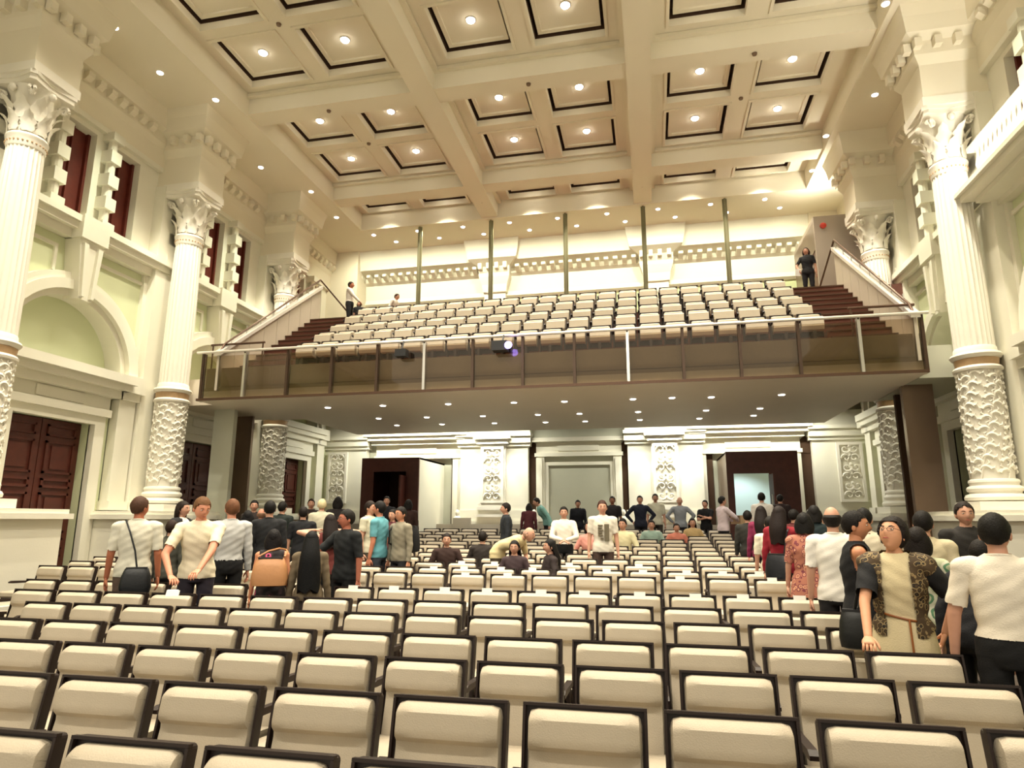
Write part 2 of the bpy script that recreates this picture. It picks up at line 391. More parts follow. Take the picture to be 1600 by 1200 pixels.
def column(cx, cy, label, s):
    t = thing('carved_column', label, 'column', (cx, cy, 0))
    pm = MB().box(-.72, .72, -1.3, 1.3, 0, 1.65); pm.build('pedestal', 'cream', t)
    MB().box(-.72 if s == 0 else -.84, .84 if s == 0 else .72, -1.42, 1.42, 1.65, 1.75).box(-.72 if s == 0 else -.78, .78 if s == 0 else .72, -1.36, 1.36, 1.75, 1.83).box(-.72 if s == 0 else -.8, .8 if s == 0 else .72, -1.38, 1.38, 0, .18).build('pedestal_moulding', 'cream', t)
    B(-.5, .5, -.5, .5, 1.83, 2.0).build('plinth', 'white', t)
    MB().lathe(0, 0, [(.40, 2.0), (.49, 2.03), (.5, 2.08), (.47, 2.13), (.41, 2.15), (.41, 2.18), (.44, 2.2), (.45, 2.24), (.43, 2.28), (.39, 2.30), (.39, 2.33), (.41, 2.36), (.40, 2.4), (.37, 2.42)], 32).build('base_rings', 'white', t, True)
    dr = MB().lathe(0, 0, [(.345, 2.4), (.35, 3.4), (.345, 4.5)], 32).build('carved_drum', 'white', t, True)
    k = 0
    for hlx in range(5):
        a0 = hlx * 2 * PI / 5
        st = [((.36) * math.cos(a0 + 1.5 * q / 14), (.36) * math.sin(a0 + 1.5 * q / 14), 2.42 + 2.06 * q / 14) for q in range(15)]
        MB().tube(st, .018, 5).build('relief_stem', 'white', dr, True)
        for q in range(10):
            a = a0 + 1.5 * (q + .4) / 10; z = 2.5 + 2.0 * q / 10
            for sd in (-1, 1):
                aa = a + sd * .27
                # local x -> tangent, y -> outward
                mtx = Matrix.Translation((.352 * math.cos(aa), .352 * math.sin(aa), z + (.07 if sd > 0 else 0))) @ Matrix.Rotation(aa + PI / 2, 4, 'Z') @ Matrix.Rotation(-.3 * sd, 4, 'Y')
                o = link('relief_leaf', RLEAF, dr); o.matrix_local = mtx @ Matrix.Diagonal((sd * 1.0, 1, 1, 1))
    MB().lathe(0, 0, [(.36, 4.48), (.41, 4.5), (.42, 4.54), (.39, 4.58), (.37, 4.59)], 32).build('drum_ring', 'white', t, True)
    MB().lathe(0, 0, [(.37, 4.58), (.375, 4.64), (.385, 4.72), (.37, 4.74)], 32, .012, 40).build('gilt_band', 'bronzeband', t, True)
    MB().lathe(0, 0, [(.37, 4.73), (.41, 4.75), (.44, 4.8), (.42, 4.84), (.37, 4.86), (.36, 4.95), (.345, 4.97)], 32).build('shaft_ring', 'white', t, True)
    MB().lathe(0, 0, [(.345, 4.94), (.345, 6.0), (.337, 7.2), (.322, 8.2), (.312, 8.66)], 96, .022, 24).build('fluted_shaft', 'white', t, True)
    MB().lathe(0, 0, [(.315, 8.66), (.33, 8.7), (.33, 8.8), (.35, 8.84), (.36, 8.88), (.34, 8.92), (.32, 8.93)], 32).build('necking', 'white', t, True)
    bead = MB()
    for i in range(28):
        a = 2 * PI * i / 28; bead.ell((.335 * math.cos(a), .335 * math.sin(a), 8.75), (.018, .018, .022), 6, 4)
    o = bead.build('bead_ring', 'bronzeband', t, kind='stuff')
    MB().lathe(0, 0, [(.30, 8.9), (.31, 9.4), (.37, 9.75), (.45, 9.9)], 24).build('capital_bell', 'white', t, True)
    for i in range(8):
        a = 2 * PI * i / 8
        link('capital_leaf', CAPLEAF, t, loc=(.30 * math.cos(a), .30 * math.sin(a), 8.95), rot=(0, 0, a + PI / 2))
        a += PI / 8
        link('capital_leaf', CAPLEAF2, t, loc=(.31 * math.cos(a), .31 * math.sin(a), 9.2), rot=(0, 0, a + PI / 2))
    for i in range(4):
        a = PI / 4 + i * PI / 2
        for q in (-1, 1):
            o = link('volute', VOL, t); o.matrix_local = Matrix.Translation((.5 * math.cos(a), .5 * math.sin(a), 9.72)) @ Matrix.Rotation(a + q * .5, 4, 'Z')
        a += PI / 4
        MB().ell((.45 * math.cos(a), .45 * math.sin(a), 9.78), (.07, .07, .08), 8, 6).build('flower_boss', 'white', t, True)
    ab = MB(); n = 6; out = []
    for i in range(4):
        a = PI / 4 + i * PI / 2; b_ = a + PI / 2
        p0 = Vector((.66 * math.cos(a + .08), .66 * math.sin(a + .08))); p1 = Vector((.66 * math.cos(b_ - .08), .66 * math.sin(b_ - .08)))
        for j in range(n + 1):
            u = j / n; p = p0.lerp(p1, u); p *= 1 - .14 * math.sin(PI * u); out.append((p.x, p.y))
    ab.prism(out, 2, 9.88, 9.98); ab.prism([(x * 1.06, y * 1.06) for x, y in out], 2, 9.98, 10.06); ab.build('abacus', 'white', t)
    B(-.52, .52, -.52, .52, 10.06, 10.25).build('impost_block', 'white', t)
column(-11.7, 9.4, 'white carved column at the far left, cut by the photo edge', 0)
column(-11.7, 14.1, 'tall white carved column standing before the left wall in front of balcony', 0)
column(-11.7, 18.8, 'farther white carved column on the left, half hidden by the balcony', 0)
column(6.33, 14.1, 'tall white carved column at the right, beside the projecting side gallery', 1)
column(6.33, 18.8, 'farther white carved column on the right, behind the balcony end', 1)
# ================================================================== rear wall
def relief_panel(cx, cy, z0, z1, wd, parent, seed=0):
    fr = MB()
    hw = wd / 2
    fr.box(cx - hw, cx + hw, cy - .06, cy, z0, z1); fr.build('relief_ground', 'cream', parent)
    e = MB(); e.box(cx - hw, cx - hw + .09, cy - .13, cy - .06, z0 + .09, z1 - .09).box(cx + hw - .09, cx + hw, cy - .13, cy - .06, z0 + .09, z1 - .09).box(cx - hw, cx + hw, cy - .13, cy - .06, z0, z0 + .09).box(cx - hw, cx + hw, cy - .13, cy - .06, z1 - .09, z1)
    e.build('relief_frame', 'white', parent)
    sc = MB(); n = max(3, int((z1 - z0) / .32)); y = cy - .10
    for i in range(n):
        zc = z0 + .22 + (z1 - z0 - .44) * i / (n - 1)
        for q in (-1, 1):
            p = []; r = []
            for k in range(11):
                a = k * .62 + (0 if (i + seed) % 2 else PI); rr = .15 * (1 - k / 13)
                p.append((cx + q * (hw - .27) + q * rr * math.cos(a), y - .02 * math.sin(k), zc + rr * math.sin(a))); r.append(.034 - .0016 * k)
            sc.tube(p, r, 5)
        sc.ell((cx, y, zc + .1), (.05, .03, .06), 6, 4)
    sc.build('scroll_relief', 'white', parent, True, kind='stuff')
bw = MB()
# openings for the two doors (vestibules)
DX = ((-9.72, -7.65), (2.27, 4.34))
bw.box(XL, DX[0][0], YB, YB + .4, 0, 14).box(DX[0][1], DX[1][0], YB, YB + .4, 0, 14).box(DX[1][1], XR, YB, YB + .4, 0, 14)
for a, b in DX: bw.box(a, b, YB, YB + .4, 3.7, 14)
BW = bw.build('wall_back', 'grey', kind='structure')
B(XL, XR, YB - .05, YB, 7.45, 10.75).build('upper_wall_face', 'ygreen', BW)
MB().box(XL, DX[0][0], YB - .8, YB - .5, .59, 1.5).box(DX[0][1], DX[1][0], YB - .8, YB - .5, .59, 1.5).box(DX[1][1], XR, YB - .8, YB - .5, .59, 1.5).build('trim_70', 'parapet', kind='structure')
B(-7.0, -6.35, YB - .9, YB - .8, .62, 1.72).build('low_panel', 'parapet', BW)
PX = (-12.0, -5.65, .5, 6.62)
for i, px in enumerate(PX):
    t = link('trim_%d' % (71 + i), None, kind='structure'); t.empty_display_size = .1
    hw = .43; lo, hi = (px - 1.28, px + 1.28)
    lo = max(lo, XL); hi = min(hi, XR)
    B(lo, hi, YB - .3, YB, 1.5, 4.3).build('backing_pier', 'cream', t)
    for z0, z1, d in ((4.3, 4.42, .38), (4.42, 4.66, .46), (4.66, 4.78, .56), (4.78, 5.3, .34), (1.5, 1.62, .42), (1.62, 2.0, .36)):
        B(max(lo - d * .25, XL), min(hi + d * .25, XR), YB - d, YB, z0, z1).build('pier_moulding', 'cream', t)
    if 0 < i < 3:
        B(px - .47, px + .47, YB - .46, YB - .3, 1.5, 4.35).build('pilaster', 'white', t)
        relief_panel(px, YB - .46, 2.25, 4.28, .84, t, i)
        for z0, z1, d in ((2.0, 2.12, .1), (2.12, 2.25, .06), (1.75, 1.85, .14), (4.38, 4.55, .12), (4.55, 4.75, .22)):
            B(px - .47 - d, px + .47 + d, YB - .5 - d, YB - .3, z0, z1).build('pilaster_moulding', 'white', t)
        # upper storey
        B(px - .42, px + .42, YB - .35, YB, 5.0, 10.3).build('upper_pilaster', 'white', t)
        relief_panel(px, YB - .35, 7.6, 10.0, .7, t, i)
        prev = (.46, .42, 10.3)
        for h2, d2, z2 in ((.5, .45, 10.6), (.6, .55, 10.9), (.62, .58, 11.3), (.95, .95, 11.5), (1.02, 1.0, 11.8), (1.08, 1.12, 12.2)):
            h1, d1, z1 = prev
            MB().add([(px - h1, YB, z1), (px + h1, YB, z1), (px + h1, YB - d1, z1), (px - h1, YB - d1, z1), (px - h2, YB, z2), (px + h2, YB, z2), (px + h2, YB - d2, z2), (px - h2, YB - d2, z2)],
                     [(0, 3, 2, 1), (4, 5, 6, 7), (0, 1, 5, 4), (1, 2, 6, 5), (2, 3, 7, 6), (3, 0, 4, 7)]).build('bracket_cornice', 'cream', t)
            prev = (h2, d2, z2)
        for k in range(4): B(px - .52 + .33 * k - .07, px - .52 + .33 * k + .07, YB - .78, YB - .56, 11.15, 11.38).build('modillion', 'cream', t)
    else:
        xx = min(max(px, XL + .5), XR - .5)
        relief_panel(xx + (.1 if i == 0 else -.1), YB - .32, 2.25, 4.2, .8, t, i)
        B(XL, XL + 1.3, YB - 1.0, YB, 7.4, 12.2).build('corner_pier', 'ceil', t) if i == 0 else B(XR - 1.3, XR, YB - 1.0, YB, 7.4, 12.2).build('corner_pier', 'ceil', t)
# flat slabs with the shade of tall niches put into their colour, door surrounds, centre panel
for x0, x1 in ((-4.4, -4.05), (-1.02, -.70), (-7.35, -7.05), (1.85, 2.12), (-10.35, -10.05), (5.0, 5.35)):
    n = MB().box(x0, x1, YB - .04, YB - .01, 1.5, 3.9); n.prism([(x0 - .04, 3.9), (x1 + .04, 3.9), (x1 + .04, 4.3), ((x0 + x1) / 2, 4.5), (x0 - .04, 4.3)], 1, YB - .06, YB - .01)
    n.build('niche_shade_slab', 'gap', BW)
for c, hw in ((-8.68, 1.75), (3.3, 1.75), (-2.55, 1.6)):
    t = BW
    for z0, z1, d, e in ((4.75, 4.92, .62, .35), (4.6, 4.75, .5, .25), (4.45, 4.6, .34, .12), (4.05, 4.45, .12, 0), (3.92, 4.05, .2, .05), (5.0, 5.15, .3, 0)):
        if c == -2.55 and z0 > 4.5: continue
        B(c - hw - e + .05, c + hw + e - .05, YB - d, YB, z0, z1).build('door_entablature', 'cream', t)
    B(c - .75, c + .75, YB - .16, YB - .1, 4.12, 4.38).build('inscription_tablet', 'cream', t)
    for q in (-1, 1):
        B(c + q * (hw - .05), c + q * (hw - .35), YB - .16, YB, 1.5, 3.95).build('door_surround', 'cream', t)
        B(c + q * (hw - .12), c + q * (hw - .28), YB - .22, YB - .16, 1.6, 3.85).build('door_surround', 'cream', t)
        MB().ell((c + q * hw * .98, YB - .5, 1.66), (.16, .12, .14), 10, 6).ell((c + q * hw * .98, YB - .5, 1.9), (.08, .07, .12), 10, 6).build('urn_ornament', 'white', t, True)
f = MB(); f.box(-3.72, -1.36, YB - .02, YB, 1.5, 3.62)
f.build('centre_panel', 'grey', BW)
MB().box(-3.8, -3.66, YB - .1, YB, 1.5, 3.6).box(-1.42, -1.28, YB - .1, YB, 1.5, 3.6).box(-3.8, -1.28, YB - .1, YB, 3.6, 3.72).build('centre_panel_frame', 'cream', BW)
# entablature of the rear wall
e = link('trim_80', MB().prism([(YB, 10.1), (YB - .12, 10.12), (YB - .2, 10.2), (YB - .14, 10.32), (YB - .1, 10.4), (YB - .14, 11.0), (YB - .25, 11.1), (YB - .25, 11.3), (YB - .75, 11.45), (YB - .82, 11.7), (YB - .9, 12.2), (YB, 12.2)], 0, XL, XR).mesh('rear_entablature', 'cream'), kind='structure')
mo = MB().prism([(0, 0), (0, .22), (-.36, .22), (-.36, .12), (-.12, 0)], 0, -.08, .08).mesh('modillion', 'cream')
x = XL + .9
while x < XR - .8:
    if all(abs(x - p) > .75 for p in PX[1:3]): link('modillion', mo, e, loc=(x, YB - .24, 11.1))
    x += .34
# vestibules at the two rear doors
for i, (a, b) in enumerate(DX):
    d = thing_s('door_%d' % (7 + i)); y0 = 21.1; z1 = 3.72; zf = .55
    oa, ob = (a + .45, b - .45) if i == 0 else (a + .2, b - .85)
    B(a, oa, y0, y0 + .08, zf, z1).build('portal_jamb', 'wood', d); B(ob, b, y0, y0 + .08, zf, z1).build('portal_jamb', 'wood', d)
    B(oa, ob, y0, y0 + .08, 3.05 if i else 3.25, z1).build('portal_head', 'wood', d)
    B(a, a + .06, y0 + .08, YB, zf, z1).build('side_panel', 'brownpanel' if i else 'wood', d)
    B(b - .06, b, y0 + .08, YB, zf, z1).build('side_panel', 'cream' if i == 0 else 'wood', d)
    B(a, b, y0 + .08, YB, z1 - .06, z1).build('portal_roof', 'brownpanel', d)
    if i == 0:
        B(a + .06, b - .06, YB - .4, YB - .3, zf, z1 - .06).build('door_leaf', 'gap', d)  # dark sheet closes the doorway, its shade put into the colour
        MB().box(b - .5, b - .44, y0 - .5, y0, zf, 3.1).build('open_leaf', 'wood', d)
    else:
        B(ob - .02, ob + .02, y0 - .75, y0, zf, 3.0).build('open_leaf', 'wood', d)
        MB().tube([(ob - .05, y0 - .6, 1.5), (ob - .05, y0 - .6, 2.4)], .02).build('door_handle', 'steel', d)
B(1.6, 5.2, YB + 3.0, YB + 3.1, 0, 4).build('corridor_wall', mat('pale_corridor_wall', (.52, .66, .66), .7), BW)
spot((3.3, YB + 1.6, 3.6), (3.2, YB + 2.6, 1.4), 90, 120, .6, (.92, 1, 1))
B(1.2, 5.6, YB + .4, YB + 3.0, .3, .55).build('corridor_floor', 'parapet', BW)
# ================================================================== ceiling
BX = (-10.2, -5.28, .09, 5.3)             # beam axes / field edges
BY = (4.6, 9.4, 14.25, 19.15, 21.1)
ce = MB()
ce.box(XL - .6, BX[0], -2, YB + .3, ZC, 13.9).box(BX[3], XR + .6, -2, YB + .3, ZC, 13.9)
ce.box(BX[0], BX[3], 21.1, YB + .3, ZC, 13.9).box(BX[0], BX[3], -2, 4.6, ZC, 13.9).box(BX[0], BX[3], 4.6, 21.1, 13.7, 13.9)
CE = ce.build('ceiling', 'ceil', kind='structure')
for x in BX[1:3]:
    MB().box(x - .3, x + .3, 4.6, 21.1, ZC + .05, 13.7).box(x - .42, x + .42, 4.6, 21.1, 12.74, 12.84).build('long_beam', 'ceil', CE)
for y in BY[1:4]:
    MB().box(BX[0], BX[3], y - .28, y + .28, ZC + .1, 13.7).box(BX[0], BX[3], y - .4, y + .4, 12.75, 12.85).build('cross_beam', 'ceil', CE)
SZ = 12.86
rows = [(LY[k]) for k in range(7)]
def coffer_cells():
    for bi in range(4):
        ya, yb = BY[bi] + (.28 if bi else 0), BY[bi + 1] - (.28 if bi < 3 else 0)
        ry = [y for y in LY if BY[bi] < y < BY[bi + 1]]
        for ci in range(3):
            xa, xb = BX[ci] + (.3 if ci else 0), BX[ci + 1] - (.3 if ci < 2 else 0)
            yield xa, xb, ya, yb, LX[2 * ci:2 * ci + 2], ry
HW = .91
for xa, xb, ya, yb, cx, cy in coffer_cells():
    hy = HW if len(cy) == 2 else .6
    m = MB()
    xs = [xa, cx[0] - HW, cx[0] + HW, cx[1] - HW, cx[1] + HW, xb]
    for k in (0, 2, 4): m.box(xs[k], xs[k + 1], ya, yb, SZ, 13.7)
    ysp = [ya] + [v for y in cy for v in (y - hy, y + hy)] + [yb]
    for k in range(0, len(ysp), 2):
        for q in (1, 3): m.box(xs[q], xs[q + 1], ysp[k], ysp[k + 1], SZ, 13.7)
    m.build('coffer_grid', 'ceil', CE)
def ring(x0, x1, y0, y1, w_, z0, z1):
    return MB().box(x0, x1, y0, y0 + w_, z0, z1).box(x0, x1, y1 - w_, y1, z0, z1).box(x0, x0 + w_, y0 + w_, y1 - w_, z0, z1).box(x1 - w_, x1, y0 + w_, y1 - w_, z0, z1)
def coffer_meshes(hy):
    lin = ring(-HW, HW, -hy, hy, .07, SZ - .035, 13.12).mesh('coffer_lining', 'ceil')
    slot = B(-HW + .07, HW - .07, -hy + .07, hy - .07, 13.28, 13.34).mesh('coffer_slot', 'gap')
    slot2 = ring(-HW + .07, HW - .07, -hy + .07, hy - .07, .012, 13.02, 13.3).mesh('coffer_slot_side', 'gap')
    pan = B(-HW + .16, HW - .16, -hy + .16, hy - .16, 13.1, 13.2); p = ring(-HW + .16, HW - .16, -hy + .16, hy - .16, .1, 13.05, 13.1); pan.add(p.v, p.f)
    return lin, slot, slot2, pan.mesh('coffer_panel', 'ceil')
CM = {HW: coffer_meshes(HW), .6: coffer_meshes(.6)}
DL = MB().lathe(0, 0, [(.075, 0), (.11, -.015), (.12, .0), (.12, .03), (.075, .03)], 20).mesh('lamp_trim_ring', 'rail', True)
DLL = MB().lathe(0, 0, [(.04, -.055), (.085, -.04), (.105, -.01), (.105, .0)], 20).mesh('lamp_lens', 'lamp')
DLS = MB().lathe(0, 0, [(.07, -.02), (.07, .0)], 16).mesh('lamp_lens', 'lamplow')
def downlight(x, y, z, label, group, big=True):
    t = thing('recessed_downlight', label, 'light', (x, y, z), 0, group)
    o = link('trim_ring', DL, t); o2 = link('lens', DLL if big else DLS, t)
    if not big: o.scale = (.75, .75, .75)
colw = ('leftmost', 'second', 'third', 'fourth', 'fifth', 'rightmost')
for j, y in enumerate(LY):
    for i, x in enumerate(LX):
        hy = HW if y < 20 else .6
        for nme, me in zip(('coffer_lining', 'coffer_slot', 'coffer_slot', 'coffer_panel'), CM[hy]): link(nme, me, CE, loc=(x, y, 0))
        if j >= 2: downlight(x, y, 13.09, 'coffer lamp, %s coffer of the %s row from the balcony' % (colw[i], ORD[7 - j]), 'ceiling coffer lamps')
def perim():
    for s in (0, 1):
        sn = ('left', 'right')[s]
        for k, (dx, y) in enumerate(((-11.1, 10.4), (-11.2, 11.9), (-10.55, 13.1), (-11.3, 16.3), (-10.55, 18.0), (-10.6, 19.9))):
            yield side(dx, s), y, 'small downlight in the flat %s ceiling border, %s from the balcony' % (sn, ORD[6 - k])
for x, y, l in perim(): downlight(x, y, ZC - .005, l, 'ceiling border downlights', False)
k = 0
for row, y in enumerate((21.55, 22.3)):
    for i in range(9):
        downlight(-9.9 + 1.75 * i + .6 * row, y, ZC - .005, 'bright downlight above the upper seating, %s row, %s from left' % (('front', 'rear')[row], ORD[i + 1]), 'downlights over the balcony', False)
det = MB().lathe(0, 0, [(.02, -.05), (.05, -.045), (.06, -.01), (.06, 0)], 14).mesh('smoke_detector', 'brownpanel', True)
for i, (x, y, z) in enumerate(((-8.0, 11.74, SZ), (-8.0, 16.75, SZ), (2.79, 16.75, SZ), (-5.28, 20.0, ZC + .1), (.09, 20.0, ZC + .1), (-2.6, 14.25, ZC + .1), (2.75, 14.25, ZC + .1), (-8.0, 14.25, ZC + .1))):
    o = link('ceiling_detector', det, None, loc=(x, y, z)); tag(o, 'small round dark ceiling detector, number %s counting from the left front of the beams' % ORD[i + 1], 'detector', 'ceiling detectors')
# five slender posts behind the balcony seats
for i in range(5):
    x = -7.95 + 2.68 * i; t = thing('slender_post', 'slender olive post behind the balcony seats, %s from left' % ORD[i + 1], 'post', (x, 21.3, 0), 0, 'posts behind the balcony seats')
    MB().box(-.075, .075, -.03, .03, 7.43, 12.2).box(-.03, .03, -.09, .09, 7.43, 12.2).build('shaft', 'post', t)
    B(-.12, .12, -.12, .12, 7.43, 7.5).build('foot_plate', 'post', t)
# ================================================================== balcony
YF = 13.9; ZS = 4.5
so = MB().prism([(-10.84, YF + .14), (5.4, YF + .14), (5.4, 17.2), (5.1, 17.2), (5.1, 20.8), (-9.8, 20.8), (-9.8, 17.2), (-10.84, 17.2)][::-1], 2, ZS, ZS + .25)
BAL = so.build('floor_balcony', 'soffit', kind='structure')
B(-10.84, 5.4, YF - .02, YF + .15, ZS - .015, ZS + .015).build('edge_plate', 'soffit', BAL)
B(-10.84, 5.4, YF - .04, YF - .02, ZS - .015, ZS + .045).build('edge_trim', 'darkrail', BAL)
# fascia panels behind the glass
pitch = 16.2 / 14
for i in range(14):
    x0 = -10.8 + pitch * i
    B(x0 + .01, x0 + pitch - .01, YF + .16, YF + .22, ZS + .04, 4.84).build('fascia_panel', 'fascia', BAL)
    B(x0 + .01, x0 + pitch - .01, YF + .19, YF + .22, 4.86, 5.34).build('fascia_panel', 'fascia', BAL)
B(-10.8, 5.4, YF + .22, YF + .62, ZS + .25, 4.86).build('front_walk', 'fascia', BAL)
SZT = [6.21, 6.74, 7.24, 7.78, 8.30]; SYT = [15.2, 16.07, 16.94, 17.81, 18.68]
for k in range(5):
    yb_ = SYT[k] + .3 if k < 4 else YB - .06
    y0 = SYT[k] - .57 if k else YF + .22
    MB().box(-9.05, 3.95, y0, yb_, SZT[k] - .87 - .55, SZT[k] - .87).build('seat_platform', 'carpet', BAL)
B(XL, -9.05, 18.35, YB - .06, 7.3, 7.85).build('landing', 'carpet', BAL); B(3.95, XR, 18.35, YB - .06, 7.3, 7.85).build('landing', 'carpet', BAL)
for s, (xa, xb) in enumerate(((-10.36, -9.05), (3.95, 5.26))):
    st = link('aisle_stairs', None, BAL)
    n = 13
    for k in range(n):
        z = 4.87 + (7.85 - 4.87) * (k + 1) / n; y = 14.14 + .335 * k
        MB().box(xa, xb, y, y + .5, max(z - .6, 4.76), z).build('step', 'carpet', st)
        B(xa, xb, y - .02, y + .03, z - .03, z + .004).build('step_nosing', 'darkrail', st)
    # raking parapet built of panels
    xo = (xa - .06, xa) if s == 0 else (xb, xb + .06)
    zt = lambda y: 5.62 + (y - YF) * (9.05 - 5.62) / (18.7 - YF)
    for k in range(8):
        ya = YF + .05 + k * .6; yb2 = ya + .585
        MB().prism([(ya, ZS + .25), (yb2, ZS + .25), (yb2, zt(yb2)), (ya, zt(ya))], 0, xo[0], xo[1]).build('parapet_panel', 'parapet', BAL)
    MB().prism([(YF, zt(YF)), (18.75, zt(18.75)), (18.75, zt(18.75) + .1), (YF, zt(YF) + .1)], 0, xo[0] - .06, xo[1] + .06).build('coping', 'rail', BAL)
    xm = (xo[0] + xo[1]) / 2
    h = thing('stair_handrail', 'thin dark handrail above the raking %s balcony parapet' % ('left', 'right')[s], 'handrail', (0, 0, 0))
    MB().tube([(xm, YF + .1, zt(YF) + .12), (xm, YF + .25, zt(YF) + .36), (xm, 18.7, zt(18.7) + .32), (xm + (.8 if s == 0 else -.35), 19.2, 8.35 if s == 0 else 8.2)] + ([] if s == 0 else [(xm - .4, 19.3, 7.5)]), .028).build('rail', 'darkrail', h, True)
    for k in range(8):
        y = YF + .5 + .6 * k; MB().tube([(xm, y, zt(y) + .08), (xm, y, zt(y) + .31)], .012, 6).build('bracket', 'steel', h)
    h = thing('aisle_end_rail', 'short dark rail across the foot of the %s balcony stairs' % ('left', 'right')[s], 'handrail', (0, 0, 0))
    x0, x1 = (-10.8, -9.3) if s == 0 else (4.15, 5.4)
    MB().tube([(x0, YF + .3, 5.98), (x1, YF + .3, 5.98)], .028).build('rail', 'darkrail', h, True)
    MB().tube([(x0, YF + .3, 5.78), (x1, YF + .3, 5.78)], .02).build('lower_rail', 'rail', h, True)
    for x in (x0 + .05, x1 - .05): MB().tube([(x, YF + .3, 4.86), (x, YF + .3, 5.98)], .018, 6).build('upright', 'darkrail', h)
# glass balustrade
g = thing('glass_balustrade', 'long glass balustrade with pale top rail along the balcony front', 'balustrade', (0, 0, 0))
MB().tube([(-10.95, YF, 5.71), (5.52, YF, 5.71)], .032, 10).build('top_rail', 'rail', g, True)
for i in range(14):
    x0 = -10.8 + pitch * i
    B(x0 + .035, x0 + pitch - .035, YF + .07, YF + .082, ZS + .06, 5.62).build('glass_pane', 'glass', g)
for i in range(15):
    x = -10.8 + pitch * i; lit = i in (1, 5, 9, 13)  # lighter posts are brushed steel, the rest bronze
    B(x - .03, x + .03, YF + .03, YF + .15, ZS + .04, 5.69).build('post', 'steel' if lit else 'bronze', g)
    MB().tube([(x, YF + .09, 5.6), (x, YF, 5.71)], .018, 6).build('rail_bracket', 'bronze', g)
# two devices clamped to the balcony rail
t = thing('clamp_spotlight', 'small black spotlight clamped under the balcony rail, left of the projector', 'spotlight', (-5.5, YF - .12, 5.38))
MB().box(-.13, .13, -.1, .1, -.07, .1).build('body', 'black', t); MB().tube([(0, 0, .1), (0, .1, .33)], .02).build('clamp', 'black', t)
t = thing('projector', 'black projector with a glowing violet lens hanging at the balcony rail', 'projector', (-3.12, YF - .14, 5.42))
MB().box(-.22, .12, -.12, .12, -.1, .12).build('body', 'black', t); MB().ell((.16, -.13, 0), (.085, .03, .085), 12, 8).build('lens', 'violet', t, True); MB().tube([(0, 0, .1), (0, .12, .3)], .02).build('clamp', 'black', t)
# vestibule box on the balcony right and a plain one on the left
v = thing('stair_lobby_box', 'plain brown-grey lobby box at the right end of the balcony', 'lobby')
MB().box(5.09, XR - .12, 19.8, 19.9, 7.85, 10.62).box(5.09, XR - .12, 19.9, 22.6, 10.5, 10.62).build('front_panel', mat('taupe_panel', (.42, .36, .30), .5), v)
MB().box(5.09, 5.17, 20.9, 22.6, 7.85, 10.5).box(5.09, 5.17, 19.9, 20.9, 9.6, 10.5).build('side_panel', 'brownpanel', v)
B(5.11, 5.15, 19.9, 20.9, 7.86, 9.6).build('door', 'wood', v)
MB().lathe(0, 0, [(.09, 0), (.09, .05), (.05, .07)], 16).xf(Matrix.Translation((5.34, 19.8, 10.3)) @ Matrix.Rotation(PI / 2, 4, 'X')).build('alarm_bell', 'red', v, True)
# piers under the balcony ends
for s in (0, 1):
    u = link('trim_%d' % (90 + s), MB().box(side(-11.35, s), side(-10.75, s), 15.3, 15.45, 0, ZS + .02).mesh('balcony_pier', 'grey' if s == 0 else 'brownpanel'), kind='structure')
    B(side(-11.6, s), side(-11.0, s), 16.5, 16.6, 0, ZS + .02).build('door_or_gap_sheet', 'brownpanel' if s == 0 else 'gap', u)  # on the right only a dark sheet in place of the gap
    B(side(-12.4, s), side(-10.86, s), 14.6, 17.2, ZS + .02, ZS + .7).build('balcony_tie', 'soffit' if s == 0 else 'grey', u)
SL = ('front', 'middle', 'rear')
for i, (x, y) in enumerate(SOFF):
    r = 0 if y < 16.5 else 1 if y < 18.3 else 2
    n_ = [p for p in SOFF if (p[1] < 16.5) == (y < 16.5) and (p[1] < 18.3) == (y < 18.3)].index((x, y)) + 1
    downlight(x, y, ZS - .004, 'bright downlight under the balcony, %s row, %s from left' % (SL[r], ORD[n_]), 'downlights under the balcony', False)
# gallery box on the right wall
t = link('trim_95', MB().box(6.3, XR, -2, 13.74, 7.9, 8.02).box(6.22, XR, -2, 13.8, 8.02, 8.1).box(6.3, XR, -2, 13.74, 8.1, 8.2).box(6.5, XR, -2, 13.6, 7.8, 7.9).mesh('gallery_slab', 'cream'), kind='structure')
B(6.56, 6.66, 2, 13.6, 8.2, 8.32).build('gallery_plinth', 'cream', t); B(6.5, 6.7, 2, 13.66, 8.92, 9.02).build('gallery_rail', 'cream', t)
bal = MB().lathe(0, 0, [(.03, 8.32), (.06, 8.36), (.035, 8.42), (.075, 8.56), (.035, 8.72), (.03, 8.84), (.06, 8.9), (.06, 8.92)], 8).mesh('baluster', 'white', True)
y = 7.0
while y < 13.6: link('baluster', bal, t, loc=(6.61, y, 0)); y += .17
B(6.40, 6.44, 3, 13.6, 8.2, 8.225).build('led_strip', 'strip', t)
strip((6.42, 8.6, 8.27), .05, 9.5, 110, (1, .95, .84), (PI, 0, 0))
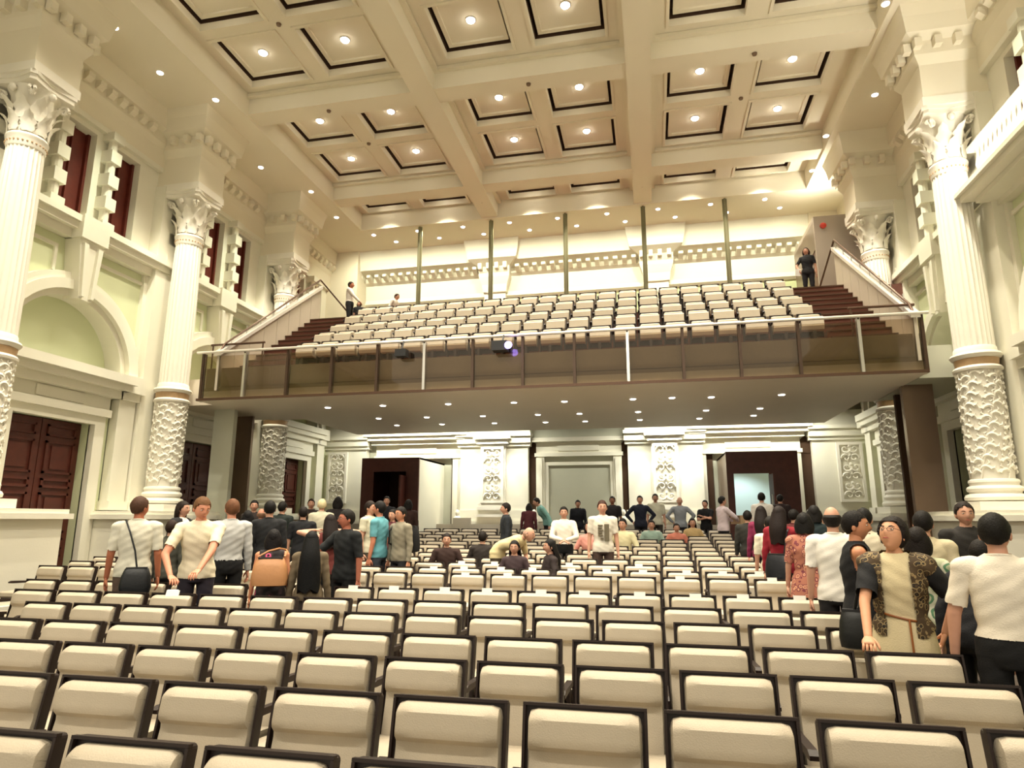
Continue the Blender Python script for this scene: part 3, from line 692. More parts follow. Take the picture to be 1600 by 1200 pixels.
# ================================================================== people: list (built further down)
# label, head px x, head top px y, distance Y, facing degrees, options
def ray(x, y):
    v = (x - 800, y - 600, 1024.0); w_ = [sum(_R[i][j] * v[j] for j in range(3)) for i in range(3)]
    return w_[0] / w_[1], w_[2] / w_[1]
WHT = '#e9e4dc'; CRM = '#e2d6bd'; BLK = '#0d0d10'; NVY = '#1a1e2a'; GRY = '#8f9093'; DKT = '#1d1b1e'
PEOPLE = [
 # right aisle, near to far
 ('woman in glasses looking up, patterned cardigan over cream belted dress', 1393, 806, 4.90, -4, dict(top='#d9c9a2', cardigan=1, sleeve=.0, dress=1, hair='full', hp={-1: (1356, 1026, 4.68)}, hc='#1c1512', pitch=-24, yaw=-20, lean=3, arms={1: (.24, .12, .95)}, glasses=1, skin='#d39a78', g='r', female=1, curl=.8)),
 ('black-haired man in white short-sleeved shirt, seen from behind at right edge', 1546, 800, 4.55, 184, dict(dx=.02, top='#e6dccb', sleeve=.8, bottom=BLK, tuck=1, hair='short', hc='#15120f', yaw=-14, g='r', arms={1: (.30, -.06, .80), -1: (-.27, 0, .8)})),
 ('stooping person with black hair in a black jacket beside the white-shirted man', 1500, 843, 5.35, 150, dict(top='#15151b', sleeve=2, bottom=BLK, hair='short', hc='#17120f', lean=24, g='r')),
 ('person in green and white blouse behind the woman in glasses', 1432, 822, 6.1, 175, dict(top='#9fae8c', sleeve=.9, bottom=DKT, hair='bob', hc='#1b1512', g='r', female=1)),
 ('person in beige top with thin shoulder strap, turned away, in the right aisle', 1441, 797, 7.1, 180, dict(top='#cdbf9f', sleeve=.9, bottom=DKT, hair='short', hc='#15110f', g='r')),
 ('smiling man in dark jacket facing the camera beside the right columns', 1449, 783, 8.0, 15, dict(top='#24211f', sleeve=2, bottom=BLK, hair='short', hc='#221914', g='r', dx=.35)),
 ('woman in black sleeveless dress with short black hair, in profile', 1333, 797, 6.35, 96, dict(top='#141418', sleeve=0, dress=1, hair='short', hc='#15100e', yaw=-10, g='r', female=1, skin='#c98a68', arms={-1: (-.10, -.18, .86), 1: (.16, -.25, .9)})),
 ('balding man in untucked white shirt, seen from behind in right aisle', 1299, 790, 7.6, 176, dict(top='#eee9e0', sleeve=.8, bottom=DKT, hair='bald', hc='#1c1714', g='r')),
 ('person with dark hair and pale top between the balding man and dark-jacket man', 1349, 793, 8.3, 170, dict(top='#d8cdb6', sleeve=.8, bottom=DKT, hair='short', hc='#14110f', g='r')),
 ('woman in orange and pink patterned dress, seen from behind', 1256, 800, 8.6, 170, dict(top='#b5705a', sleeve=.9, dress=1, hair='bob', hc='#141110', g='r', female=1)),
 ('woman with long dark hair in a red top carrying a dark bag', 1217, 790, 9.9, 160, dict(top='#8c1a2a', sleeve=2, bottom='#171a22', hair='long', hc='#1d1311', g='r', female=1)),
 ('person in cream shirt left of the woman in red', 1203, 806, 10.7, 178, dict(top='#ddd6c0', sleeve=.9, bottom=DKT, hair='short', hc='#171311', g='r')),
 ('woman with long hair and a magenta scarf in the right aisle', 1189, 790, 12.2, 175, dict(top='#7d2347', sleeve=2, bottom=BLK, hair='long', hc='#1a1210', g='r', female=1)),
 ('person in dark olive top standing left of magenta scarf woman', 1168, 797, 13.0, 178, dict(top='#2b2a26', sleeve=2, bottom=BLK, hair='short', hc='#14110f', g='r')),
 ('man in white shirt walking through the lit rear doorway', 1190, 769, 17.6, 178, dict(top=WHT, sleeve=2, bottom=DKT, hair='short', hc='#17130f', g='d')),
 ('dark figure at right of the rear doorway', 1219, 772, 18.6, 175, dict(top='#2a1d1c', sleeve=2, bottom=BLK, hair='short', hc='#14100e', g='d')),
 ('person in maroon top near the rear doorway, farther right', 1240, 795, 12.6, 150, dict(top='#5a2323', sleeve=2, bottom=BLK, hair='short', hc='#14100e', g='r')),
 ('dark-haired person in teal-black top behind the patterned dress', 1272, 789, 11.0, 178, dict(top='#17262a', sleeve=2, bottom=BLK, hair='bob', hc='#141110', g='r')),
 ('man in pale pink shirt holding a cardboard box by the doorway', 1128, 775, 17.9, 120, dict(top='#dccbd0', sleeve=2, bottom=BLK, hair='short', hc='#16120f', arms={-1: (-.1, -.36, 1.12), 1: (.1, -.36, 1.12)}, g='d')),
 # rear wall line
 ('man in black shirt with folded arms near the rear doorway', 1102, 781, 19.4, -20, dict(top=BLK, sleeve=.8, bottom=BLK, hair='short', hc='#1a130f', arms={-1: (.05, -.2, 1.18), 1: (-.03, -.2, 1.25)}, g='b')),
 ('man in grey shirt with hands on hips before the right carved pilaster', 1062, 776, 19.6, 8, dict(top='#8b9096', sleeve=2, bottom='#26252b', hair='bald', hc='#3b2f28', arms={-1: (-.2, .02, 1.0), 1: (.24, .02, 1.0)}, akimbo=1, g='b')),
 ('man in pale shirt standing in front of the carved pilaster', 1024, 771, 20.2, 0, dict(top='#d2ceb8', sleeve=.8, bottom='#3a332b', hair='short', hc='#16120f', g='b')),
 ('man in navy shirt with hands on hips at the rear', 1000, 774, 19.3, 0, dict(top='#171b2b', sleeve=2, bottom=BLK, hair='short', hc='#16120f', arms={-1: (-.22, .02, 1.0), 1: (.22, .02, 1.0)}, akimbo=1, g='b')),
 ('man in black shirt right behind the printed T-shirt man', 957, 775, 19.4, -8, dict(top='#1d191b', sleeve=.8, bottom=BLK, hair='short', hc='#14100e', skin='#8a5a40', g='b')),
 ('dark-clothed person seated before the grey centre panel', 903, 781, 20.3, 0, dict(top='#15171e', sleeve=2, bottom=BLK, hair='short', hc='#14110f', lean=12, g='b')),
 ('man in teal shirt leaning to the left at the rear wall', 856, 778, 19.3, -75, dict(top='#7aa8a0', sleeve=2, bottom=BLK, hair='short', hc='#1a130f', lean=28, g='b')),
 ('person in maroon top looking down at the rear wall', 826, 786, 19.5, 175, dict(top='#4d1f24', sleeve=2, bottom=DKT, hair='bob', hc='#17120f', lean=14, g='b')),
 # standing or sitting among the seats
 ('man in dark shirt in profile standing among the rear seats', 791, 785, 14.05, -85, dict(row=13, top='#22262c', sleeve=2, bottom='#20242b', hair='short', hc='#1d1511', g='s')),
 ('young man in white printed T-shirt standing among the seats', 941, 781, 12.6, 4, dict(row=11, top='#ddd6c8', sleeve=.75, bottom='#4b3a33', hair='short', hc='#3a221a', tee=1, g='s')),
 ('man in white shirt perched among the seats, hands together', 881, 791, 13.4, 0, dict(row=12, top='#e4dcd0', sleeve=2, bottom='#1d1d20', hair='short', hc='#14110f', arms={-1: (-.03, -.22, 1.08), 1: (.03, -.22, 1.08)}, tuck=1, g='s')),
 ('balding man in beige polo bending over a seat back', 777, 827, 11.6, 68, dict(row=10, top='#cdbd92', sleeve=.8, bottom='#4a3f33', hair='bald', hc='#a08070', lean=58, head_up=25, g='s', arms={-1: (-.1, -.55, .75), 1: (.12, -.5, .75)})),
 ('woman with long black hair seated, face towards the camera', 804, 842, 11.26, -10, dict(seat=9, top='#3b2c30', sleeve=2, bottom=BLK, hair='long', hc='#140f0e', g='s', female=1)),
 ('woman with long black hair seated in profile beside another', 860, 840, 11.26, -70, dict(seat=9, top='#2a2020', sleeve=2, bottom=BLK, hair='long', hc='#120e0d', g='s', female=1)),
 ('man in dark red-brown shirt seated at left of the central seats', 698, 831, 12.15, 0, dict(seat=10, top='#33201c', sleeve=2, bottom=BLK, hair='short', hc='#1b130f', g='s')),
 ('seated dark-haired person behind the bending man', 754, 828, 13.0, 170, dict(seat=11, top='#2b2422', sleeve=2, bottom=BLK, hair='short', hc='#1a130f', g='s')),
 ('woman in pink top seated just left of the printed T-shirt man', 921, 812, 14.6, -15, dict(seat=13, top='#d8968a', sleeve=.8, bottom='#7b6a60', hair='bob', hc='#1c1411', g='s', female=1)),
 ('person in pale yellow top seated right of the printed T-shirt man', 973, 806, 15.33, -15, dict(seat=14, top='#d9d1a8', sleeve=.9, bottom=DKT, hair='short', hc='#17120f', g='s')),
 ('person in pale teal top seated in the rearmost rows', 1018, 811, 16.78, 0, dict(seat=16, top='#9fb8ab', sleeve=.9, bottom=DKT, hair='short', hc='#1c1411', g='s')),
 ('person in coral top seated in the rearmost rows', 1057, 816, 16.78, 10, dict(seat=16, top='#d0806c', sleeve=.9, bottom=DKT, hair='short', hc='#1a1310', g='s')),
 ('woman with long black hair and tan top seated in rearmost rows', 1082, 808, 17.47, 5, dict(seat=17, top='#bba070', sleeve=.9, bottom=DKT, hair='long', hc='#120e0d', g='s', female=1)),
 # left group
 ('tall young man in cream polo leaning both hands on a seat back', 318, 772, 6.92, -4, dict(row=6, top='#eadfc4', sleeve=.72, bottom='#2a2530', hair='short', hc='#6b4a30', yaw=26, pitch=14, lean=9, hp={-1: (266, 900, 6.60), 1: (306, 900, 6.60)}, skin='#d79478', g='l', curl=.7)),
 ('older man in white shirt with black shoulder bag, seen from behind', 221, 761, 6.92, 174, dict(row=6, yaw=-38, top='#d3cfbf', sleeve=.85, bottom='#5a4a40', hair='short', hc='#4a3226', skin='#a9664a', g='l')),
 ('man in light grey long-sleeved shirt and black trousers, seen from behind', 364, 773, 8.15, -168, dict(top='#b9b9b8', sleeve=2, bottom='#101013', tuck=1, hair='short', hc='#6a4630', skin='#cf8f74', g='l')),
 ('woman in dark jacket and white top between the two men', 285, 781, 9.9, 55, dict(dxl=1, top='#e6e0da', sleeve=0, cardigan=2, bottom=BLK, hair='bob', hc='#20150f', g='l', female=1)),
 ('person in dark grey coat partly hidden behind the polo man', 268, 812, 8.5, 150, dict(top='#4a4a42', sleeve=2, bottom=BLK, hair='short', hc='#2a1c14', g='l')),
 ('woman with black hair and pink-patterned top carrying a tan bag', 428, 826, 6.92, 172, dict(row=6, top='#2a2226', sleeve=0, bottom='#241f22', hair='bob', hc='#141012', g='l', female=1, pink=1, skin='#cf8d6a')),
 ('woman with very long straight black hair, seen from behind', 487, 829, 6.92, 178, dict(row=6, top='#6a5c48', sleeve=2, bottom='#3b3430', hair='verylong', hc='#0d0d0f', g='l', female=1)),
 ('man with glasses in black shirt reaching his arm out to the left', 543, 795, 8.1, -48, dict(top='#15181b', sleeve=.9, bottom='#0f0f12', hair='short', hc='#16120f', glasses=1, arms={-1: (-.34, -.42, .98), 1: (.25, 0, .82)}, yaw=-25, g='l', skin='#b56f58')),
 ('woman in maroon top raising both hands to her hair', 516, 803, 9.0, -170, dict(top='#6a2f2c', sleeve=0, bottom=BLK, hair='long', hc='#1c1311', arms={-1: (-.2, -.1, 1.5), 1: (.2, -.1, 1.5)}, up=1, g='l', female=1)),
 ('grey-haired person in pale shirt, seen from behind', 503, 779, 13.6, 178, dict(top='#c4bea8', sleeve=.9, bottom=DKT, hair='short', hc='#d8cba2', g='l')),
 ('dark-haired person just right of the grey-haired person', 528, 773, 15.0, 178, dict(top='#231d1f', sleeve=2, bottom=BLK, hair='bob', hc='#14100f', g='l')),
 ('pale-faced person facing camera behind the grey-haired one', 486, 779, 15.6, 0, dict(top='#2c2320', sleeve=2, bottom=BLK, hair='short', hc='#2a1a12', g='l')),
 ('man in black shirt with short hair turned away, left of the grey-haired person', 474, 791, 11.8, 178, dict(top='#14151a', sleeve=.9, bottom=BLK, hair='short', hc='#1b1512', g='l')),
 ('tall dark-haired man in black shirt in the middle of left group', 422, 780, 10.2, 178, dict(top='#17181c', sleeve=2, bottom=BLK, hair='short', hc='#120f0e', g='l')),
 ('dark-haired man in dark green shirt beside the tall one', 441, 783, 12.9, 150, dict(top='#1c2422', sleeve=2, bottom=BLK, hair='short', hc='#15110f', g='l')),
 ('man facing the camera at the back of left group, before the column', 397, 781, 13.8, 0, dict(top='#2b2220', sleeve=2, bottom=BLK, hair='short', hc='#15110f', g='l')),
 ('bald man with pink head in black top inside left group', 408, 794, 12.8, 178, dict(top='#15151a', sleeve=2, bottom=BLK, hair='bald', hc='#8a6a55', skin='#c4816a', g='l')),
 ('dark-haired person in black beside the grey-shirted man', 387, 797, 11.2, 178, dict(top='#121216', sleeve=2, bottom=BLK, hair='bob', hc='#121012', g='l')),
 ('man in teal T-shirt with dark hair, seen from behind', 594, 782, 9.9, -115, dict(row=9, top='#5d9aa6', sleeve=.75, bottom='#3c424b', hair='short', hc='#120f0e', skin='#bf7c60', g='l')),
 ('man in white vest with backpack straps left of the teal T-shirt', 578, 782, 12.0, 60, dict(top='#cfcab2', sleeve=.6, bottom='#4b463c', hair='short', hc='#201612', g='l')),
 ('man in grey jacket wearing a black backpack', 627, 791, 10.0, -50, dict(row=9, top='#87806f', sleeve=2, bottom='#2a2a2e', hair='short', hc='#14110f', g='l', skin='#c48a6c', glasses=1)),
 ('woman in maroon cardigan next to the grey-jacketed man', 614, 795, 12.2, -30, dict(top='#5a2a30', sleeve=2, bottom=DKT, hair='bob', hc='#18120f', g='l', female=1)),
 ('dark-haired person at the left vestibule door', 604, 775, 17.0, 0, dict(top='#17181f', sleeve=2, bottom=BLK, hair='short', hc='#14100e', g='l')),
 ('person in brown top at the right jamb of left vestibule door', 638, 780, 16.0, 170, dict(top='#34201b', sleeve=2, bottom=BLK, hair='bob', hc='#14100e', g='l')),
 # balcony
 ('man in white shirt and black trousers standing on balcony stairs', 549, 416, 18.9, 70, dict(z=7.60, top='#e3dcd2', sleeve=2, bottom='#101013', hair='short', hc='#2a1a12', tuck=1, arms={-1: (-.05, -.35, 1.0), 1: (.22, .02, .85)}, skin='#a9694c', g='bal', hh=1.72)),
 ('child in black top standing at the left end of balcony seats', 561, 459, 18.9, -10, dict(z=7.45, top='#1b1b1e', sleeve=.8, bottom='#22242a', hair='bob', hc='#3a2418', g='bal', hh=1.15)),
 ('person in white shirt leaning over the last balcony row', 612, 451, 19.35, 60, dict(z=7.43, top='#e9e2d8', sleeve=2, bottom='#4a4038', hair='short', hc='#3a2318', lean=18, g='bal', hh=1.55)),
 ('woman in black holding white paper at the balcony lobby door', 1258, 368, 19.45, -5, dict(z=7.85, top='#141317', sleeve=.8, bottom='#17161b', hair='bob', hc='#2a1712', g='bal', hh=1.66, female=1, arms={-1: (-.22, -.2, .95), 1: (.24, 0, .85)})),
]
GROUPS = {'r': 'people in the right aisle', 'd': 'people at the right rear doorway', 'b': 'people along the rear wall', 's': 'people among the central seats', 'l': 'people in the left group', 'bal': 'people on the balcony'}
ROWY = [2.26, 3.06, 3.85, 4.63, 5.56, 6.49, 7.57, 9.54, 10.40, 11.26, 12.15, 13.0, 13.83, 14.59, 15.33, 16.05, 16.78, 17.47, 18.2]
PLACED = []
def free_y(y):
    """nearest standing place between the backs of two rows"""
    if y < 2.5 or y > 18.4: return y
    if 7.75 < y < 8.75: return y
    best = min((ROWY[i] - .09 - .40 for i in range(1, 19)), key=lambda v: abs(v - y))
    return best
for (lab, px, py, Y, rz, o) in PEOPLE:
    if 'z' in o: y = Y
    elif 'row' in o: y = ROWY[o['row']] - .09 - .40
    elif 'seat' in o: y = ROWY[o['seat']] - .09 - .27
    else: y = Y
    rx, rzz = ray(px, py + 12)
    _, rtop = ray(px, py)
    x = rx * y + o.get('dx', 0)
    inaisle = ('z' in o) or x > 1.95 or (-8.3 < x < -6.6 and y > 9) or (x < -6.2 and y > 12.6) or y > 18.5 or 7.75 < y < 8.8
    if not inaisle and 'seat' not in o and 'row' not in o and x < 1.95: y = free_y(y); x = rx * y
    if 1.83 < x < 2.02 and 'z' not in o and 'seat' not in o and 3.4 < y < 18.4 and 'woman in glasses' not in lab and 'white short-sleeved' not in lab and not 7.75 < y < 8.8: y = free_y(y); x = rx * y
    fz = o.get('z', floor_z(y))
    top = CAMZ + rtop * y - fz
    rz += math.degrees(math.atan2(-x, y))
    PLACED.append([lab, x, y, fz, top, rz, o, ('seat' in o)])
# ================================================================== auditorium chairs
def pad(wd, z0, z1, T, creases, tilt, m, name, y_off=0.0):
    nx, nz = 10, 30; mb = MB(); vs = []; fs = []
    def prof(z):
        t = T
        for c, dpt, sg in creases: t -= dpt * (1 / (1 + math.exp((z - c) / sg))) * (1 - .45 * min(1, max(0, (c - z) / .2)))
        return t
    for k in range(nz + 1):
        v = k / nz; v = .5 - .5 * math.cos(PI * v) if False else v
        # denser near the ends
        z = z0 + (z1 - z0) * (.5 + .5 * math.sin((v - .5) * PI) * (.75) + (v - .5) * .25)
        for i in range(nx + 1):
            u = -1 + 2 * i / nx; u = math.sin(u * PI / 2)
            ex = 1 - abs(u) ** 8; ez = min(1, max(0, (z - z0) / .03)) ** .5 * min(1, max(0, (z1 - z) / .04)) ** .5
            corner = max(0, (abs(u) - .9) / .1) * max(0, (z - (z1 - .03)) / .03)
            th = max(.0, prof(z)) * max(0, ex) ** .35 * (.15 + .85 * ez)
            vs.append((u * wd / 2 * (1 - .03 * corner), y_off - th, z - .018 * max(0, (abs(u) - .85) / .15) ** 2 * (1 if z > z1 - .06 else 0)))
    b0 = len(vs)
    for k in range(nz):
        for i in range(nx):
            a = k * (nx + 1) + i; fs.append((a, a + 1, a + nx + 2, a + nx + 1))
    # close the back with the border loop
    border = list(range(0, nx + 1)) + [k * (nx + 1) + nx for k in range(1, nz + 1)] + [nz * (nx + 1) + i for i in range(nx - 1, -1, -1)] + [k * (nx + 1) for k in range(nz - 1, 0, -1)]
    n0 = len(vs)
    for b_ in border: vs.append((vs[b_][0], y_off + .005, vs[b_][2]))
    m_ = len(border)
    for i in range(m_): fs.append((border[i], n0 + i, n0 + (i + 1) % m_, border[(i + 1) % m_]))
    fs.append(tuple(n0 + i for i in range(m_)))
    mb.add(vs, fs); mb.xf(Matrix.Translation((0, 0, .42)) @ Matrix.Rotation(-tilt, 4, 'X') @ Matrix.Translation((0, 0, -.42)))
    return mb.mesh(name, m, True)
def rounded(poly_w, poly_z0, poly_z1, r):
    p = []
    for cx, cz, a0 in ((poly_w / 2 - r, poly_z1 - r, 0), (-poly_w / 2 + r, poly_z1 - r, PI / 2)):
        for k in range(4): a = a0 + PI / 2 * k / 3; p.append((cx + r * math.cos(a), cz + r * math.sin(a)))
    p += [(-poly_w / 2, poly_z0), (poly_w / 2, poly_z0)]
    return p
TILT = math.radians(11)
def chair_meshes(pitch):
    W = pitch * .885; rot = Matrix.Translation((0, 0, .42)) @ Matrix.Rotation(-TILT, 4, 'X') @ Matrix.Translation((0, 0, -.42))
    d = {}
    s = MB().prism(rounded(W, .30, .875, .018), 1, -.002, .03); s.xf(rot)
    # raised rim of the shell around the pad
    r = MB().box(-W / 2, -W / 2 + .012, -.025, 0, .36, .862).box(W / 2 - .012, W / 2, -.025, 0, .36, .862).box(-W / 2, W / 2, -.025, 0, .863, .875); r.xf(rot); s.add(r.v, r.f)
    d['back_shell'] = s.mesh('back_shell', 'frame')
    d['back_pad'] = pad(W - .042, .40, .853, .09, ((.70, .058, .006),), TILT, 'fabric', 'back_pad')
    m = MB(); m.prism([(-.06, .40), (-.56, .415), (-.585, .44), (-.58, .49), (-.55, .51), (-.3, .505), (-.03, .48)], 0, -W / 2 + .015, W / 2 - .015); d['seat_pad'] = m.mesh('seat_pad', 'fabric')
    d['seat_base'] = MB().prism([(0, .33), (-.54, .37), (-.56, .413), (0, .40)], 0, -W / 2 + .02, W / 2 - .02).mesh('seat_base', 'frame')
    a = MB().prism([(.0, .60), (.0, .63), (-.38, .655), (-.42, .64), (-.42, .62), (-.38, .615)], 0, -pitch / 2 + .003, -pitch / 2 + .045); a.prism([(-.02, .1), (-.1, .1), (-.1, .62), (-.02, .62)], 0, -pitch / 2 + .01, -pitch / 2 + .035)
    d['armrest'] = a.mesh('armrest', 'frame')
    d['pedestal'] = MB().box(-.03, .03, -.32, -.06, .02, .36).box(-.1, .1, -.36, -.02, 0, .02).mesh('pedestal', 'frame')
    return d
MA = chair_meshes(.60); MBn = chair_meshes(.555); MC = chair_meshes(.582)
MC['back_pad'] = pad(.582 * .885 - .06, .40, .846, .07, ((.745, .045, .006),), TILT, 'fabric', 'back_pad')
MC['seat_pad'] = MB().prism([(-.10, .40), (-.20, .42), (-.235, .50), (-.20, .70), (-.16, .73), (-.11, .70)], 0, -.235, .235).mesh('folded_seat_pad', 'fabric')
MC['seat_base'] = MB().prism([(-.08, .38), (-.1, .40), (-.11, .66), (-.08, .66)], 0, -.22, .22).mesh('seat_base', 'frame')
_a = MB().prism([(.0, .58), (.0, .62), (-.24, .64), (-.26, .61)], 0, -.582 / 2 + .003, -.582 / 2 + .045); _a.prism([(-.02, .1), (-.12, .1), (-.12, .6), (-.02, .6)], 0, -.28, -.255); MC['armrest'] = _a.mesh('armrest', 'frame')
SLIP = MB().box(-.06, .06, -.010, -.004, -.035, .012).box(-.06, .06, -.010, .04, .006, .012).mesh('paper_slip', 'paper')
FOLDED = {}
def folded(pitch):
    W = pitch * .885
    return MB().prism([(-.10, .40), (-.19, .42), (-.215, .50), (-.18, .68), (-.15, .70), (-.10, .68)], 0, -W / 2 + .02, W / 2 - .02).mesh('folded_seat_pad', 'fabric')
def near_person(x, y):
    return any((not q[7]) and 'z' not in q[6] and abs(q[1] - x) < .52 and -.80 < q[2] - y < -.02 for q in PLACED)
def chair(meshes, x, y, z, label, group, far=False, name='auditorium_chair'):
    t = thing(name, label, 'chair', (x, y, z), 0, group)
    if meshes is not MC and near_person(x, y):
        W = .6 if meshes is MA else .555
        if W not in FOLDED: FOLDED[W] = folded(W)
        meshes = dict(meshes); meshes['seat_pad'] = FOLDED[W]; meshes['seat_base'] = MB().prism([(-.08, .38), (-.1, .40), (-.11, .64), (-.08, .64)], 0, -.2, .2).mesh('seat_base', 'frame')
    for k in (('back_shell', 'back_pad', 'seat_pad', 'pedestal') if far else ('back_shell', 'back_pad', 'seat_pad', 'seat_base', 'armrest', 'pedestal')):
        link(k, meshes[k], t)
    return t
# (type, X of the alignment line, depth of the back's top edge, furthest left seat x)
ROWS = [('B', .01, 2.26), ('A', .01, 3.06), ('B', .02, 3.85), ('A', .04, 4.63), ('B', .04, 5.56), ('A', .04, 6.49), ('B', .05, 7.57),
        ('A', .08, 9.54), ('B', .08, 10.40), ('A', .10, 11.26), ('B', .10, 12.15), ('A', .13, 13.0), ('B', .13, 13.83), ('A', .14, 14.59),
        ('B', .15, 15.33), ('A', .16, 16.05), ('B', .17, 16.78), ('A', .18, 17.47), ('B', .19, 18.2)]
TOPDY = .455 * math.sin(TILT)     # how far the top edge sits behind the chair origin
SL_ROWS = {6: 1.0, 7: .55, 8: .95, 9: .6}
random.seed(4)
CH = []
for r, (ty, x0, y) in enumerate(ROWS):
    p = .60 if ty == 'A' else .555; first = x0 + (p * .94 - .005 - p * .885 / 2 + p * .885 - .0) if False else None
    # centres to the right of the line
    c0 = x0 + p * .4425 + .003 if ty == 'A' else x0 + .085 + p * .4425
    cs = [c0 + p * k for k in range(-25, 3)]
    for c in cs:
        if c < -11.8 or (c < -10.6 and min(abs(y - cy) for cy in (9.4, 14.1, 18.8)) < 1.95): continue
        if r >= 7 and -8.35 < c < -6.55: continue            # left aisle
        if r >= 12 and c < -6.5: continue
        if r < 7 and c < -y * 1.0 - .6: continue             # left of the frame
        if r < 7 and c < -8.3: continue
        if r >= 7 and c < -6 and c < -(y) * 1.06 - .3: continue
        CH.append((r, ty, c, y))
by = {}
for r, ty, c, y in CH: by.setdefault(r, []).append((c, ty, y))
tot = 0; stuffm = {'back_shell': MB(), 'back_pad': MB(), 'seat_pad': MB(), 'pedestal': MB()}
BLOCKED = []   # filled by people standing between the rows
NIND = 299
slipn = 0
for r in sorted(by):
    L = sorted(by[r], key=lambda a: -a[0])
    for k, (c, ty, y) in enumerate(L):
        far = r > 8; nseat = k + 1
        blk = c < -8.3 and r >= 7
        if any(abs(c - bx) < .36 and -.1 < (y - TOPDY) - byy < .75 for bx, byy in BLOCKED): continue
        if blk: nseat = sum(1 for q in L if q[0] < -8.3 and q[0] >= c)
        lab = ('cream chair in the left wall block, %s row from front, %s from its aisle' % (ORD[r - 6], ORD[nseat])) if blk else \
              ('cream dark-framed chair, %s row from the camera, %s from the right aisle' % (ORD[r + 1], ORD[nseat] if nseat < 24 else str(nseat)))
        ms = MA if ty == 'A' else MBn
        if any((not q[7]) and 'z' not in q[6] and abs(q[1] - c) < .40 and -.20 < q[2] - (y - TOPDY) < .16 for q in PLACED): continue
        yy = y - TOPDY; zz = floor_z(yy)
        if tot < NIND:
            ch = chair(ms, c, yy, zz, lab, 'cream stalls chairs', far)
        else:
            for nm in stuffm:
                me = ms[nm]; stuffm[nm].add([(v.co.x + c, v.co.y + yy, v.co.z + zz) for v in me.vertices], [tuple(p_.vertices) for p_ in me.polygons])
        tot += 1
        if r in SL_ROWS and -3.6 < c < 3 and random.random() < SL_ROWS[r]:
            o = link('paper_slip', SLIP, None, loc=(c + random.uniform(-.05, .05), y + .012 - .045, zz + .878), rot=(-TILT, 0, random.uniform(-.06, .06)))
            tag(o, 'white paper slip on the %s-row chair, %s from the right aisle' % (ORD[r + 1], ORD[nseat]), 'paper', 'paper slips on chair tops')
print('stall chairs', tot)
if stuffm['back_pad'].v:
    t = thing('distant_chairs', 'farthest cream stalls chairs in rows before the rear wall', 'chair'); t['kind'] = 'stuff'
    for nm, m_ in (('back_shell', 'frame'), ('back_pad', 'fabric'), ('seat_pad', 'fabric'), ('pedestal', 'frame')):
        stuffm[nm].build(nm, m_, t, True, kind='stuff')
for k in range(5):
    n = 22
    for i in range(n):
        x = -8.9 + .29 + i * .582
        if k == 4 and i in (1, 3): pass
        chair(MC, x, SYT[k] - TOPDY, SZT[k] - .87, 'cream balcony seat, %s row up from the rail, %s from left' % (ORD[k + 1], ORD[i + 1]), 'balcony seats', False if k < 2 else False, 'balcony_seat')
# ================================================================== people: bodies
def hexc(h):
    h = h.lstrip('#'); v = [int(h[i:i + 2], 16) / 255 for i in (0, 2, 4)]
    return tuple(c / 12.92 if c <= .04045 else ((c + .055) / 1.055) ** 2.4 for c in v)
_mc = {}
def cmat(kind, hx):
    if (kind, hx) in _mc: return _mc[(kind, hx)]
    c = hexc(hx)
    if kind == 'skin': m = mat('skin', c, .55, noise=.05, nscale=14)
    elif kind == 'hair': m = mat('hair', c, .65, noise=.3, nscale=40, bump=.5, bscale=90, spec=.2)
    elif kind == 'leather': m = mat('leather', c, .4, noise=.12, nscale=5, bump=.2, bscale=30)
    else: m = mat('cloth', c, .85, noise=.07, nscale=9, bump=.3, bscale=120)
    _mc[(kind, hx)] = m; return m
def patterned(name, cols, scale):
    m = mat(name, cols[0], .75); n = m.node_tree.nodes; L = m.node_tree.links
    tc = n.new('ShaderNodeTexCoord'); v = n.new('ShaderNodeTexVoronoi'); v.inputs['Scale'].default_value = scale
    nz = n.new('ShaderNodeTexNoise'); nz.inputs['Scale'].default_value = scale * .6; nz.inputs['Detail'].default_value = 5
    L.new(tc.outputs['Object'], v.inputs['Vector']); L.new(tc.outputs['Object'], nz.inputs['Vector'])
    a = n.new('ShaderNodeMath'); a.operation = 'ADD'; L.new(v.outputs['Distance'], a.inputs[0]); L.new(nz.outputs['Fac'], a.inputs[1])
    r = n.new('ShaderNodeValToRGB'); r.color_ramp.interpolation = 'CONSTANT'
    e = r.color_ramp.elements; e[0].color = (*cols[0], 1); e[1].position = .72; e[1].color = (*cols[1], 1)
    for p, c in ((.84, cols[2]), (.98, cols[0])): q = e.new(p); q.color = (*c, 1)
    L.new(a.outputs[0], r.inputs[0]); L.new(r.outputs[0], n['Principled BSDF'].inputs['Base Color']); return m
CARDI = patterned('patterned_cardigan_cloth', (hexc('#4a3a28'), hexc('#1d1a19'), hexc('#8f7a55')), 26)
CARDI_DARK = cmat('cloth', '#1b1b1e')
PINKP = patterned('pink_flower_cloth', (hexc('#231d21'), hexc('#e05a8a'), hexc('#3a2b30')), 9)
ORGP = patterned('orange_flower_cloth', (hexc('#b0705c'), hexc('#d9a080'), hexc('#7c3a44')), 16)
GREENP = patterned('green_white_cloth', (hexc('#bfc3a2'), hexc('#5f8a68'), hexc('#d8d6c0')), 7)
V = Vector
